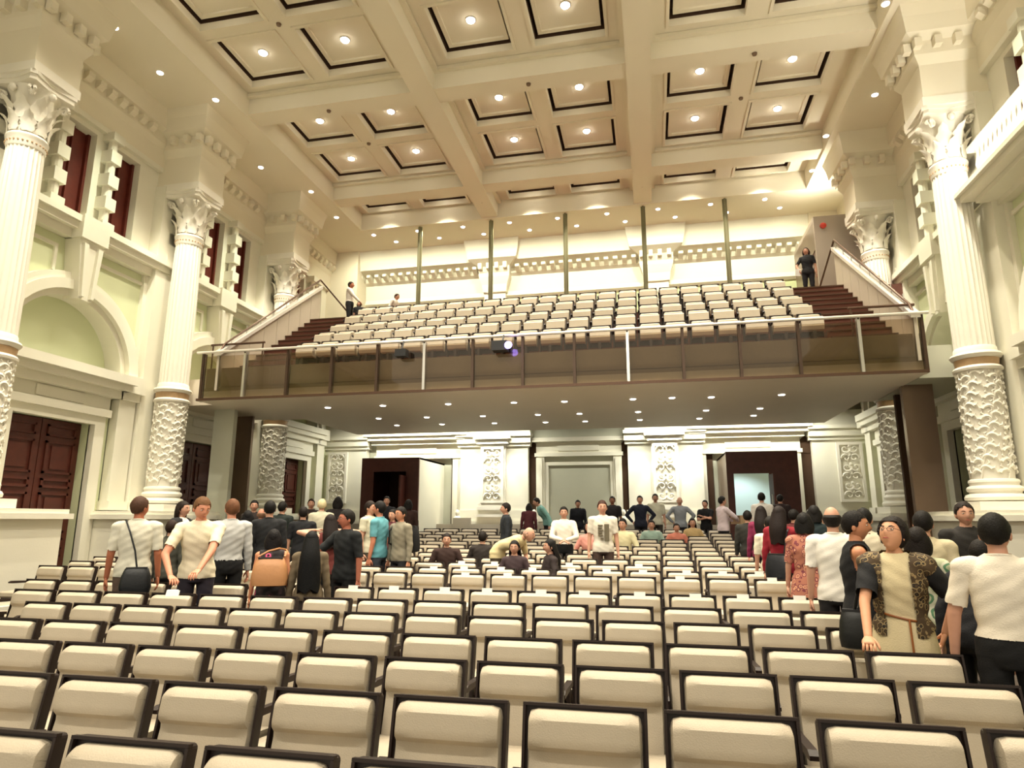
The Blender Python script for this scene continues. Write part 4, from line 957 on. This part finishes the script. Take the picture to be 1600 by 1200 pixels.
def head_mb(k):
    vs = []; fs = []; n, m = 26, 22
    def P(th, ph):
        d = V((math.sin(ph) * math.cos(th), math.sin(ph) * math.sin(th), -math.cos(ph)))
        x, y, z = d
        p = V((x * .074, y * .094, z * .117))
        if z < 0: p.x *= 1 - .30 * (-z) ** 1.6; p.y *= (1 - .12 * (-z) ** 2) if y < 0 else (1 - .42 * min(1, -z * 1.2))
        def g(cx, cz, sx, sz, a): return a * math.exp(-((x - cx) / sx) ** 2 - ((z - cz) / sz) ** 2) if y < 0 else 0
        p.y -= g(0, -.20, .14, .13, .026) + g(0, .02, .10, .16, .012)
        p.y += g(.40, .06, .17, .10, .010) + g(-.40, .06, .17, .10, .010)
        p.y -= g(.36, .24, .26, .08, .005) + g(-.36, .24, .26, .08, .005)
        p.y -= g(0, -.50, .26, .05, .006) + g(0, -.60, .24, .05, .006)
        p.y += g(0, -.55, .26, .022, .004) + g(0, -.70, .3, .06, .004)
        p.y -= g(0, -.88, .3, .12, .010); p.x += (g(.62, -.22, .18, .2, .004) - g(-.62, -.22, .18, .2, .004))
        return p
    mb = MB(); ring = []
    vs.append(P(0, 0.001))
    for j in range(1, m):
        ph = PI * j / m
        for i in range(n): vs.append(P(2 * PI * i / n - PI / 2, ph))
    vs.append(P(0, PI - .001))
    for i in range(n):
        j2 = (i + 1) % n; fs.append((0, 1 + j2, 1 + i))
        for q in range(m - 2): fs.append((1 + q * n + i, 1 + q * n + j2, 1 + (q + 1) * n + j2, 1 + (q + 1) * n + i))
        fs.append((1 + (m - 2) * n + i, 1 + (m - 2) * n + j2, len(vs) - 1))
    mb.add(vs, fs)
    for s in (-1, 1): mb.ell((s * .076, .012, -.012), (.011, .018, .030), 8, 6)
    return mb
def hand_mb(curl=.35, big=1.0):
    # hand along +X from the wrist at origin, palm faces -Z, thumb on +Y side
    mb = MB(); vs = []
    prof = [(0, .024, .016), (.02, .030, .017), (.05, .040, .016), (.08, .042, .014), (.095, .038, .011)]
    n = 10; fs = []
    for x, ry, rz in prof:
        for i in range(n): a = 2 * PI * i / n; vs.append((x, ry * math.cos(a), rz * math.sin(a)))
    for k in range(len(prof) - 1):
        for i in range(n): j = (i + 1) % n; fs.append((k * n + i, k * n + j, (k + 1) * n + j, (k + 1) * n + i))
    fs += [tuple(range(n - 1, -1, -1)), tuple(4 * n + i for i in range(n))]; mb.add(vs, fs)
    for y0, L, da in ((.030, .068, .10), (.010, .077, .03), (-.011, .071, -.04), (-.030, .056, -.12)):
        p = V((.088, y0, 0)); pts = [tuple(p)]; a = curl * .5
        for q, l in enumerate((.45, .32, .23)):
            p = p + V((math.cos(a) * math.cos(da), math.sin(da), -math.sin(a))) * L * l; pts.append(tuple(p)); a += curl * (.9 if q == 0 else .6)
        mb.tube(pts, [.0092, .0085, .0078, .0045], 7)
    p = V((.022, .024, -.004)); q = p + V((.030, .024, -.012)); r = q + V((.026, .010, -.012)); t = r + V((.018, .002, -.006))
    mb.tube([tuple(p), tuple(q), tuple(r), tuple(t)], [.013, .011, .009, .0045], 7)
    return mb
def caps(mb, a, b, ra, rb, n=12):
    a = V(a); b = V(b); d = (b - a).normalized()
    pts = []; rad = []
    for t in (-.95, -.8, -.45): pts.append(a + d * ra * t); rad.append(ra * math.sqrt(1 - t * t))
    for t in (0, .5, 1): pts.append(a.lerp(b, t)); rad.append(ra + (rb - ra) * t)
    for t in (.45, .8, .95): pts.append(b + d * rb * t); rad.append(rb * math.sqrt(1 - t * t))
    mb.tube(pts, rad, n)
def ik(a, b, l1, l2, hint):
    a = V(a); b = V(b); d = b - a; L = d.length; mx = (l1 + l2) * .995
    if L > mx: b = a + d * (mx / L); d = b - a; L = mx
    u = d.normalized(); x = (l1 * l1 - l2 * l2 + L * L) / (2 * L); h = math.sqrt(max(0, l1 * l1 - x * x))
    w_ = V(hint) - u * u.dot(V(hint)); w_.normalize()
    return a + u * x + w_ * h, b
JOBS = []
def plan(P_):
    lab, x, y, fz, top, rz, o, seated = P_
    fem = o.get('female', 0)
    if 'hh' in o: h = o['hh']
    elif seated: h = max(1.45, min(1.9, top / 1.31 * 1.72))
    else:
        lean = math.radians(o.get('lean', 0)); eff = (.93 + .80 * math.cos(lean)) / 1.73
        h = max(1.48, min(1.93, top / eff))
    k = h / 1.735
    lean = math.radians(o.get('lean', 0)); hipz = .50 if seated else .93
    piv = V((0, 0, hipz))
    def T(p, f=1.0):
        q = V(p) - piv; a = lean * f
        return piv + V((q.x, q.y * math.cos(a) - q.z * math.sin(a), q.y * math.sin(a) + q.z * math.cos(a)))
    dz = hipz - .93
    sw = .162 if fem else .185
    mb = MB(); seg = []
    rings = [(.84, .135, .105, 0), (.90, .168 + .008 * fem, .122, 0), (.97, .172, .120, .1), (1.06, .142 - .012 * fem, .102, .4), (1.16, .150 - .012 * fem, .108, .75), (1.27, .166 - .01 * fem, .118 + .008 * fem, 1), (1.36, .172 - .014 * fem, .108, 1), (1.42, .150, .088, 1), (1.46, .085, .062, 1), (1.48, .055, .05, 1)]
    n = 20; vs = []; fs = []
    for z, rx, ry, f in rings:
        for i in range(n):
            a = 2 * PI * i / n; vs.append(tuple(T((rx * math.cos(a), ry * math.sin(a) * (1.0), z + dz), f)))
    for q in range(len(rings) - 1):
        for i in range(n): j = (i + 1) % n; fs.append((q * n + i, q * n + j, (q + 1) * n + j, (q + 1) * n + i))
    fs += [tuple(range(n - 1, -1, -1)), tuple((len(rings) - 1) * n + i for i in range(n))]; mb.add(vs, fs)
    seg.append(('torso', T((0, 0, .98 + dz), .2), T((0, 0, 1.36 + dz), 1), .13, .13))
    seg.append(('pelvis', V((0, 0, .86 + dz)), V((0, 0, .95 + dz)), .14, .14))
    nk = T((0, .005, 1.43 + dz)); hc = T((0, -.015, 1.605 + dz)); caps(mb, nk, nk.lerp(hc, .72), .054, .05, 12); seg.append(('neck', nk + V((0, 0, .035)), hc, .055, .08))
    hands = []
    arms = o.get('arms', {})
    for s in (-1, 1):
        sh = T((s * sw, .0, 1.395 + dz))
        if s in o.get('hp', {}):
            px_, py_, Yh = o['hp'][s]; rx_, rz_ = ray(px_, py_); wv = Matrix.Rotation(-math.radians(rz), 3, 'Z') @ V((rx_ * Yh - x, Yh - y, 0)); arms = dict(arms); arms[s] = (wv.x / k, wv.y / k, (CAMZ + rz_ * Yh - fz) / k)
        tgt = arms.get(s, (s * .245, -.03 - (.25 if seated else 0), (.86 + dz) if not seated else .68)); tgt = V(tgt)
        if seated and s in arms: tgt = tgt + V((0, 0, dz))
        hint = (s * 1, .25, -.1) if not o.get('akimbo') else (s, .0, 0)
        if s not in arms: hint = (s * .3, 1, 0)
        if o.get('up'): hint = (s, 0, .2)
        hpf = 1.1 if s in o.get('hp', {}) else 1.0; el, wr = ik(sh, tgt, .285 * hpf, .25 * hpf, hint)
        caps(mb, T((s * (sw - .05), 0, 1.40 + dz)), sh, .058, .056); caps(mb, sh, el, .053 - .006 * fem, .040 - .004 * fem); caps(mb, el, wr, .040 - .004 * fem, .027)
        seg.append(('ua%d' % s, sh, el, .05, .04)); seg.append(('fa%d' % s, el, wr, .04, .027))
        d = (wr - el).normalized(); hands.append((s, wr - d * .004, d))
    for s in (-1, 1):
        hp = V((s * .088, 0, .90 + dz))
        if seated: kn = V((s * .12, -.43, .49)); an = V((s * .13, -.40, .09))
        else:
            kn = V((s * .10, -.015 - .03 * abs(math.sin(lean)), .49)); an = V((s * .115, .03, .09))
        caps(mb, hp, kn, .088, .056); caps(mb, kn, kn.lerp(an, .35), .055, .056); caps(mb, kn.lerp(an, .35), an, .056, .037)
        caps(mb, an + V((0, .03, -.045)), an + V((0, -.15, -.052)), .037, .033)
        seg.append(('th%d' % s, hp, kn, .085, .056)); seg.append(('sh%d' % s, kn, an, .054, .037)); seg.append(('ft%d' % s, an + V((0, .02, -.045)), an + V((0, -.15, -.052)), .04, .035))
    me = bpy.data.meshes.new('tmp'); me.from_pydata([tuple(V(p) * k) for p in mb.v], [], mb.f)
    bm = bmesh.new(); bm.from_mesh(me); bmesh.ops.recalc_face_normals(bm, faces=bm.faces); bm.to_mesh(me); bm.free()
    ob = bpy.data.objects.new('tmp', me); COL.objects.link(ob)
    md = ob.modifiers.new('r', 'REMESH'); md.mode = 'VOXEL'; md.voxel_size = .0085 if y < 5.2 else .0125 if y < 9 else .017 if y < 13 else .021; md.use_smooth_shade = True
    sm = ob.modifiers.new('s', 'SMOOTH'); sm.factor = .5; sm.iterations = 4
    JOBS.append((P_, h, k, seg, hc, hands, ob, T, dz, lean))
for P_ in PLACED: plan(P_)
bpy.context.view_layer.update()
deps = bpy.context.evaluated_depsgraph_get()
def seg_d(C, a, b, r0, r1):
    a = np.array(a); b = np.array(b); ab = b - a; t = np.clip((C - a) @ ab / (ab @ ab), 0, 1)
    return np.linalg.norm(C - (a + t[:, None] * ab), axis=1) - (r0 + (r1 - r0) * t), t
def submesh(name, V_, N_, F_, mask, off, m, parent, ripple=0.0, extra=None):
    idx = np.nonzero(mask)[0]
    if len(idx) < 4: return None
    vs, inv = np.unique(F_[idx].ravel(), return_inverse=True)
    P0 = V_[vs] + N_[vs] * off
    if ripple:
        w_ = np.sin(P0[:, 2] * 34 + 7 * P0[:, 0]) * np.sin(P0[:, 0] * 29 + P0[:, 1] * 23 + 3) + .6 * np.sin(P0[:, 2] * 71 + P0[:, 0] * 40)
        P0 = P0 + N_[vs] * (ripple * w_)[:, None]
    me = bpy.data.meshes.new(name); me.from_pydata(P0.tolist(), [], inv.reshape(-1, 4).tolist()); me.materials.append(m)
    me.polygons.foreach_set('use_smooth', [True] * len(me.polygons))
    return link(name, me, parent)
BALDSKIN = {}
for (P_, h, k, seg, hc, hands, ob, T, dz, lean) in JOBS:
    lab, x, y, fz, top, rz, o, seated = P_
    ev = ob.evaluated_get(deps); me = ev.to_mesh()
    nv = len(me.vertices); co = np.empty(nv * 3); me.vertices.foreach_get('co', co); co = co.reshape(-1, 3)
    no = np.empty(nv * 3); me.vertices.foreach_get('normal', no); no = no.reshape(-1, 3)
    npol = len(me.polygons); F = np.array([tuple(p.vertices) for p in me.polygons]) if npol else np.zeros((0, 4), int)
    ev.to_mesh_clear()
    dist = []; ts = []; C = co[F].mean(axis=1) / k
    for sgm in seg:
        d_, t_ = seg_d(C, *sgm[1:]); dist.append(d_); ts.append(t_)
    dist = np.array(dist); ts = np.array(ts); best = dist.argmin(axis=0); names = [s_[0] for s_ in seg]
    tag_ = np.array([names[i] for i in best]); tt = ts[best, np.arange(len(best))]
    root = thing('person', lab, 'person', (x, y, fz), math.radians(rz), GROUPS[o['g']])
    skin = cmat('skin', o.get('skin', '#c8967e'))
    # head, hands joined into the body mesh
    bv = co.tolist(); bf = F.tolist()
    hm = head_mb(k); hrot = Matrix.Rotation(math.radians(o.get('yaw', 0)), 4, 'Z') @ Matrix.Rotation(lean * .55 - math.radians(o.get('head_up', 0)) + math.radians(o.get('pitch', 0)), 4, 'X')
    HM = Matrix.Translation(hc * k) @ hrot @ Matrix.Scale(k, 4)
    n0 = len(bv); bv += [tuple(HM @ V(p)) for p in hm.v]; bf += [tuple(i + n0 for i in f_) for f_ in hm.f]
    for s, wr, d in hands:
        hb = hand_mb(o.get('curl', .4) if (s in o.get('arms', {}) or s in o.get('hp', {})) else .45)
        up = V((0, 0, 1)) if abs(d.z) < .8 else V((s, 0, 0))
        if s in o.get('hp', {}): d = (V((d.x, d.y, 0)).normalized() * .9 + V((0, 0, -.35))).normalized()
        xa = d; za = (up - xa * up.dot(xa)).normalized(); ya = za.cross(xa)
        flip = 1 if (s * 1 > 0) == (ya.y > 0) else -1
        Hm = Matrix.Translation(wr * k) @ Matrix((xa, ya * (1 if abs(d.z) >= .8 else -s), za)).transposed().to_4x4() @ Matrix.Scale(k, 4)
        n0 = len(bv); bv += [tuple(Hm @ V(p)) for p in hb.v]; bf += [tuple(i + n0 for i in f_) for f_ in hb.f]
    bme = bpy.data.meshes.new('body'); bme.from_pydata(bv, [], bf); bme.materials.append(skin); bme.polygons.foreach_set('use_smooth', [True] * len(bme.polygons))
    link('body', bme, root)
    isleg = np.char.startswith(tag_, 'th') | np.char.startswith(tag_, 'sh'); isft = np.char.startswith(tag_, 'ft')
    isua = np.char.startswith(tag_, 'ua'); isfa = np.char.startswith(tag_, 'fa'); tor = (tag_ == 'torso'); pel = (tag_ == 'pelvis')
    # height along the (leaned) body
    inv = np.array([(T(tuple(V((0, 0, 0))), 0))])
    zz_ = C[:, 2] if lean < .05 else None
    q = C - np.array([0, 0, .93 + dz]); up_ = np.array([0, -math.sin(lean), math.cos(lean)]); along = q @ up_ + .93
    along = np.where(q[:, 2] < 0, C[:, 2] - dz, along)
    neckcut = (tag_ == 'neck') & (along < 1.475 - (.0 if o.get('sleeve', 1) else .02))
    sl = o.get('sleeve', 1)
    armm = (isua & (tt < min(1, sl if sl < 1.5 else 2))) if sl > 0 else (isua & (np.abs(C[:, 0]) < .150))
    if sl >= 1.5: armm = armm | isua | (isfa & (tt < .97))
    if 1.5 > sl >= 1: armm = armm | isua
    hem = 1.0 if o.get('tuck') else .88
    body_m = (tor | pel | isleg) & (along > hem) & (along < 1.475)
    if seated: body_m = (tor | (pel & (C[:, 2] > .52)))
    topm = body_m | (tor & (along > 1.0)) | armm | neckcut
    mt = PINKP if o.get('pink') else ORGP if 'orange and pink' in lab else GREENP if 'green and white' in lab else cmat('cloth', o['top'])
    submesh('dress' if o.get('dress') else 'shirt', co, no, F, topm, .014, mt, root, .0028)
    if o.get('dress'):
        sk = MB(); rr = [(1.05, .152, .118), (.97, .185, .14), (.85, .205, .16), (.7, .215, .175), (.55, .225, .19), (.42, .235, .2)]
        n = 36; vs = []; fs = []
        for z, a_, b_ in rr:
            for i in range(n):
                a = 2 * PI * i / n; w_ = 1 + .035 * math.sin(9 * a) * (1.05 - z); vs.append((a_ * w_ * math.cos(a) * k, b_ * w_ * math.sin(a) * k, z * k))
        for q_ in range(len(rr) - 1):
            for i in range(n): j = (i + 1) % n; fs.append((q_ * n + i, q_ * n + j, (q_ + 1) * n + j, (q_ + 1) * n + i))
        sk.add(vs, fs); sk.build('skirt', mt, root, True)
        if o.get('cardigan'):
            bl = MB(); pts = [(.158 * math.cos(a) * k, .124 * math.sin(a) * k, (1.055 - .03 * math.cos(a)) * k) for a in [2 * PI * i / 40 for i in range(41)]]
            bl.tube(pts, .008, 6); bl.tube([(.05 * k, -.125 * k, 1.05 * k), (.055 * k, -.168 * k, .95 * k), (.06 * k, -.19 * k, .78 * k)], .007, 6)
            bl.build('belt', cmat('leather', '#8a4f22'), root, True)
    else:
        low = pel | isleg | (tor & (along < 1.03))
        submesh('trousers', co, no, F, low, .009, cmat('cloth', o.get('bottom', DKT)), root, .002)
    submesh('shoes', co, no, F, isft, .007, cmat('leather', '#141214'), root)
    if o.get('cardigan'):
        front = (C[:, 1] < 0) & (np.abs(C[:, 0]) < .078)
        cm = (tor | pel) & (along > (.93 if o['cardigan'] == 1 else .85)) & ~front | (tor & (along > 1.40) & (C[:, 1] > -.02)) | (isua & (tt < .78))
        ism = isua & (tt < .78); submesh('cardigan', co, no, F, cm & ~(isua & (tt > .12)), .030, CARDI if o['cardigan'] == 1 else CARDI_DARK, root, .004)
        [submesh('cardigan_sleeve', co, no, F, ism & (tag_ == 'ua%d' % q_), .029, CARDI_DARK, root, .004) for q_ in (-1, 1)]
    if sl > 0 and not o.get('female') and o.get('lean', 0) < 30:
        cl = MB(); pts = []
        for i in range(19):
            a = -PI / 2 + .25 + (2 * PI - .5) * i / 18; pts.append(tuple(T((.064 * math.cos(a), .062 * math.sin(a) + .004, 1.468 + dz + .012 * math.sin(a))) * k))
        cl.tube(pts, .011 * k, 6); cl.build('collar', mt, root, True)
    if o.get('tee') :
        pr = MB()
        for q_, (a, b, c_, d_) in enumerate(((-.09, -.01, 1.30, 1.32), (-.09, -.02, 1.26, 1.28), (-.09, .0, 1.22, 1.24), (-.09, -.02, 1.18, 1.20), (-.09, -.01, 1.14, 1.16), (.015, .095, 1.06, 1.33), (-.05, .0, 1.08, 1.11))):
            pr.box(a * k, b * k, -.148 * k, -.10 * k, c_ * k, d_ * k)
        pr.build('shirt_print', cmat('cloth', '#6a6250'), root)
    # hair
    hs = o['hair']; hmt = cmat('hair', o['hc']); hb = MB(); n, m = 22, 14; vs = []; fs = []
    rnd = random.Random(hash(lab) % 1000 if False else len(lab) * 7 + int(x * 10))
    for j in range(m + 1):
        ph = PI * j / m
        for i in range(n):
            a = 2 * PI * i / n; ux, uy, uz = math.sin(ph) * math.cos(a), math.sin(ph) * math.sin(a), math.cos(ph)
            r = 1 + .018 * math.sin(5 * a + ph * 7) + rnd.uniform(-.008, .012)
            p = V((ux * .086 * r, uy * .103 * r + .010, uz * .108 * r + .020))
            if hs == 'full': p.x *= 1.13; p.y = .01 + (p.y - .01) * (1.14 if uy > 0 else 1.02); p.z = .02 + (p.z - .02) * 1.10; p += V((rnd.uniform(-1, 1), rnd.uniform(-1, 1), rnd.uniform(-1, 1))) * .003
            lowb = -.085 if hs in ('short', 'bald') else -.105 if hs == 'full' else -.125
            yy = p.y
            if hs == 'bald': zl = -.075 if yy > .02 else -.01
            else: zl = .066 if yy < -.075 else (.066 + (yy + .075) / .085 * (-.040 - (0 if hs == 'short' else .03) - .066) if yy < .01 else (-.040 - (0 if hs == 'short' else .03) + (yy - .01) / .08 * (lowb + .04)))
            if p.z < zl:
                p.z = zl
                f_ = .80 if yy < .02 else .9
                p.x *= f_; p.y = .01 + (p.y - .01) * f_
            if hs == 'bald' and p.z > .042: p.z = .042; p.x *= .84; p.y = .02 + (p.y - .02) * .8 if p.y > .02 else .0
            if hs == 'bald' and p.y < 0: p.y = 0.0; p.x *= .93
            vs.append(tuple(HM @ p))
    for q_ in range(m):
        for i in range(n): j = (i + 1) % n; fs.append((q_ * n + i, q_ * n + j, (q_ + 1) * n + j, (q_ + 1) * n + i))
    hb.add(vs, fs)
    if hs in ('long', 'verylong', 'bob'):
        Lh = {'long': .36, 'verylong': .62, 'bob': .12}[hs]; vs = []; fs = []; n = 20; rows_ = 9
        for q_ in range(rows_):
            t = q_ / (rows_ - 1); z = .05 - t * (Lh + .05); wx = .088 + .02 * math.sin(t * PI) + (.05 * t if hs == 'verylong' else .012 * t)
            for i in range(n):
                a = PI * (-.12 + 1.24 * (i / (n // 2 - 1))) if i < n // 2 else PI * (1.12 - 1.24 * ((i - n // 2) / (n // 2 - 1)))
                rr = 1.0 if i < n // 2 else .72
                yy = .02 + (.085 - .0 * t) * math.sin(a) * rr + (.085 * min(1, t * (1.8 if hs == 'long' else 3)) if hs != 'bob' else .01 * t)
                vs.append(tuple(HM @ V((wx * rr * math.cos(a), yy, z * (1 if q_ < rows_ - 1 else 1 + .05 * math.sin(i * 2.1))))))
        for q_ in range(rows_ - 1):
            for i in range(n): j = (i + 1) % n; fs.append((q_ * n + i, q_ * n + j, (q_ + 1) * n + j, (q_ + 1) * n + i))
        fs.append(tuple(range(n - 1, -1, -1))); fs.append(tuple((rows_ - 1) * n + i for i in range(n))); hb.add(vs, fs)
    hb.build('hair', hmt, root, True)
    # face
    arz = abs(rz + o.get('yaw', 0))
    if arz < 125:
        eye = MB(); iris = MB(); br = MB(); lip = MB()
        for s in (-1, 1):
            eye.ell((s * .031, -.080, .008), (.0125, .007, .0050), 10, 6); iris.ell((s * .031, -.0862, .008), (.0048, .003, .0046), 8, 6)
            br.tube([(s * .015, -.091, .026), (s * .032, -.091, .031), (s * .050, -.080, .026)], [.0028, .0036, .002], 5)
        lip.tube([(-.023, -.083, -.060), (-.01, -.0935, -.057), (0, -.0945, -.059), (.01, -.0935, -.057), (.023, -.083, -.060)], [.001, .0042, .005, .0042, .001], 6)
        EY = root
        for nm_, g_, m_ in (('eyes', eye, cmat('cloth', '#e8e2da')), ('pupils', iris, cmat('cloth', '#17110d')), ('eyebrows', br, hmt if hs != 'bald' else cmat('hair', '#2a1d16')), ('lips', lip, cmat('skin', '#a85a50'))):
            g_.v = [tuple(HM @ V(p)) for p in g_.v]; _o = g_.build(nm_, m_, EY if nm_ == 'pupils' else root, True); EY = _o if nm_ == 'eyes' else EY
    if o.get('glasses'):
        gl = MB()
        for s in (-1, 1):
            gl.tube([(s * .032 + .022 * math.cos(a), -.101, .004 + .016 * math.sin(a)) for a in [2 * PI * i / 16 for i in range(17)]], .0016, 5)
            gl.tube([(s * .054, -.101, .008), (s * .078, -.06, .010), (s * .080, .01, .006)], .0015, 5)
        gl.tube([(-.010, -.102, .006), (0, -.104, .009), (.010, -.102, .006)], .0015, 5)
        gl.v = [tuple(HM @ V(p)) for p in gl.v]; gl.build('glasses', 'black', root, True)
for J in JOBS:
    me_ = J[6].data; bpy.data.objects.remove(J[6]); bpy.data.meshes.remove(me_)
# ================================================================== things people carry
def person_at(key):
    for J in JOBS:
        if key in J[0][0]: return J
def world(J, p):
    lab, x, y, fz, top, rz, o, seated = J[0]
    return Matrix.Translation((x, y, fz)) @ Matrix.Rotation(math.radians(rz), 4, 'Z') @ (V(p) * J[2])
def bag(name, label, key, offset, size, hx, strap, mtl='leather', cat='bag'):
    J = person_at(key); lab, x, y, fz, top, rz, o, seated = J[0]; k = J[2]
    t = thing(name, label, cat, tuple(world(J, offset)), math.radians(rz))
    w_, d_, h_ = size; m = cmat(mtl, hx); b = MB(); n = 20; vs = []; fs = []
    prof = [(0, .55, .6), (.04, .92, .95), (.3, 1, 1), (.7, .9, .8), (.95, .74, .42), (1, .66, .25)]
    for t_, a_, b_ in prof:
        for i in range(n):
            a = 2 * PI * i / n; cx = abs(math.cos(a)) ** .6 * (1 if math.cos(a) > 0 else -1); cy_ = abs(math.sin(a)) ** .6 * (1 if math.sin(a) > 0 else -1)
            vs.append((w_ / 2 * a_ * cx, d_ / 2 * b_ * cy_, -h_ + h_ * t_))
    for q_ in range(len(prof) - 1):
        for i in range(n): j = (i + 1) % n; fs.append((q_ * n + i, q_ * n + j, (q_ + 1) * n + j, (q_ + 1) * n + i))
    fs.append(tuple(range(n - 1, -1, -1))); fs.append(tuple((len(prof) - 1) * n + i for i in range(n)))
    b.add(vs, fs); b.build('body', m, t, True)
    MB().box(-w_ * .33, w_ * .33, -d_ * .2, d_ * .2, -.012, .006).build('zip', 'black', t)
    if strap:
        s_ = MB()
        o_ = V(offset)
        s_.tube([tuple((V(p) - o_) * k) for p in strap], .011 if name != 'backpack' else .018, 6); s_.build('strap', m, t, True)
    return t
bag('shoulder_bag', 'black shoulder bag hanging behind the older man in white', 'older man in white', (-.06, .22, .98), (.34, .13, .30), '#14161a',
    [(-.06, .20, .96), (-.02, .175, 1.15), (.05, .155, 1.35), (.11, .07, 1.47), (.09, -.12, 1.43)])
bag('handbag', 'large tan leather handbag on the arm of the pink-patterned woman', 'pink-patterned', (-.02, .25, 1.38), (.40, .17, .31), '#b9855a',
    [(.14, .24, 1.39), (.02, .20, 1.46), (-.10, .14, 1.49), (-.17, .05, 1.47), (-.20, .14, 1.45), (-.18, .24, 1.39)])
bag('shoulder_bag', 'black bag behind the arm of the woman in glasses', 'woman in glasses', (-.31, .10, 1.06), (.22, .13, .26), '#151616',
    [(-.31, .10, 1.04), (-.27, .08, 1.2), (-.17, .02, 1.42), (-.20, .1, 1.25), (-.30, .1, 1.02)])
bag('shoulder_bag', 'dark bag carried by the woman in the red top', 'in a red top', (-.02, .24, 1.12), (.34, .13, .36), '#16181f',
    [(-.1, .22, 1.1), (-.14, .15, 1.4), (-.12, .0, 1.46), (-.16, .1, 1.3)])
bag('backpack', 'black backpack on the man in the grey jacket', 'in grey jacket wearing', (0, .24, 1.42), (.32, .20, .44), '#121214',
    [(-.12, .16, 1.38), (-.12, .02, 1.475), (-.12, -.13, 1.35), (-.14, -.12, 1.15), (-.15, .12, 1.05)], 'cloth')
J = person_at('leaning both hands'); p = world(J, (-.10, -.50, .92))
o = link('folded_paper', MB().box(-.07, .07, -.01, .0, -.07, .04).box(-.07, .05, .0, .006, -.05, .05).mesh('folded_paper', 'paper'), None, loc=(p.x, 6.49 - .045, .86), rot=(-.35, 0, .2)); tag(o, 'white folded paper under the hands of the polo man', 'paper')
J = person_at('balcony lobby door'); p = world(J, (-.24, -.26, .93))
o = link('paper_sheet', B(-.08, .08, -.003, .003, -.14, .06).mesh('paper_sheet', 'paper'), None, loc=tuple(p), rot=(.15, .1, 0)); tag(o, 'white paper held by the woman in black on the balcony', 'paper')
J = person_at('cardboard box'); p = world(J, (0, -.48, 1.16))
t = thing('cardboard_box', 'small open cardboard box held near the doorway', 'box', tuple(p), math.radians(120)); MB().box(-.2, .2, -.14, .14, -.12, .1).build('body', cmat('cloth', '#b79a78'), t); MB().box(-.2, .2, -.26, -.14, .09, .1).box(-.2, .2, .14, .26, .09, .1).build('flap', cmat('cloth', '#c8ac8a'), t)
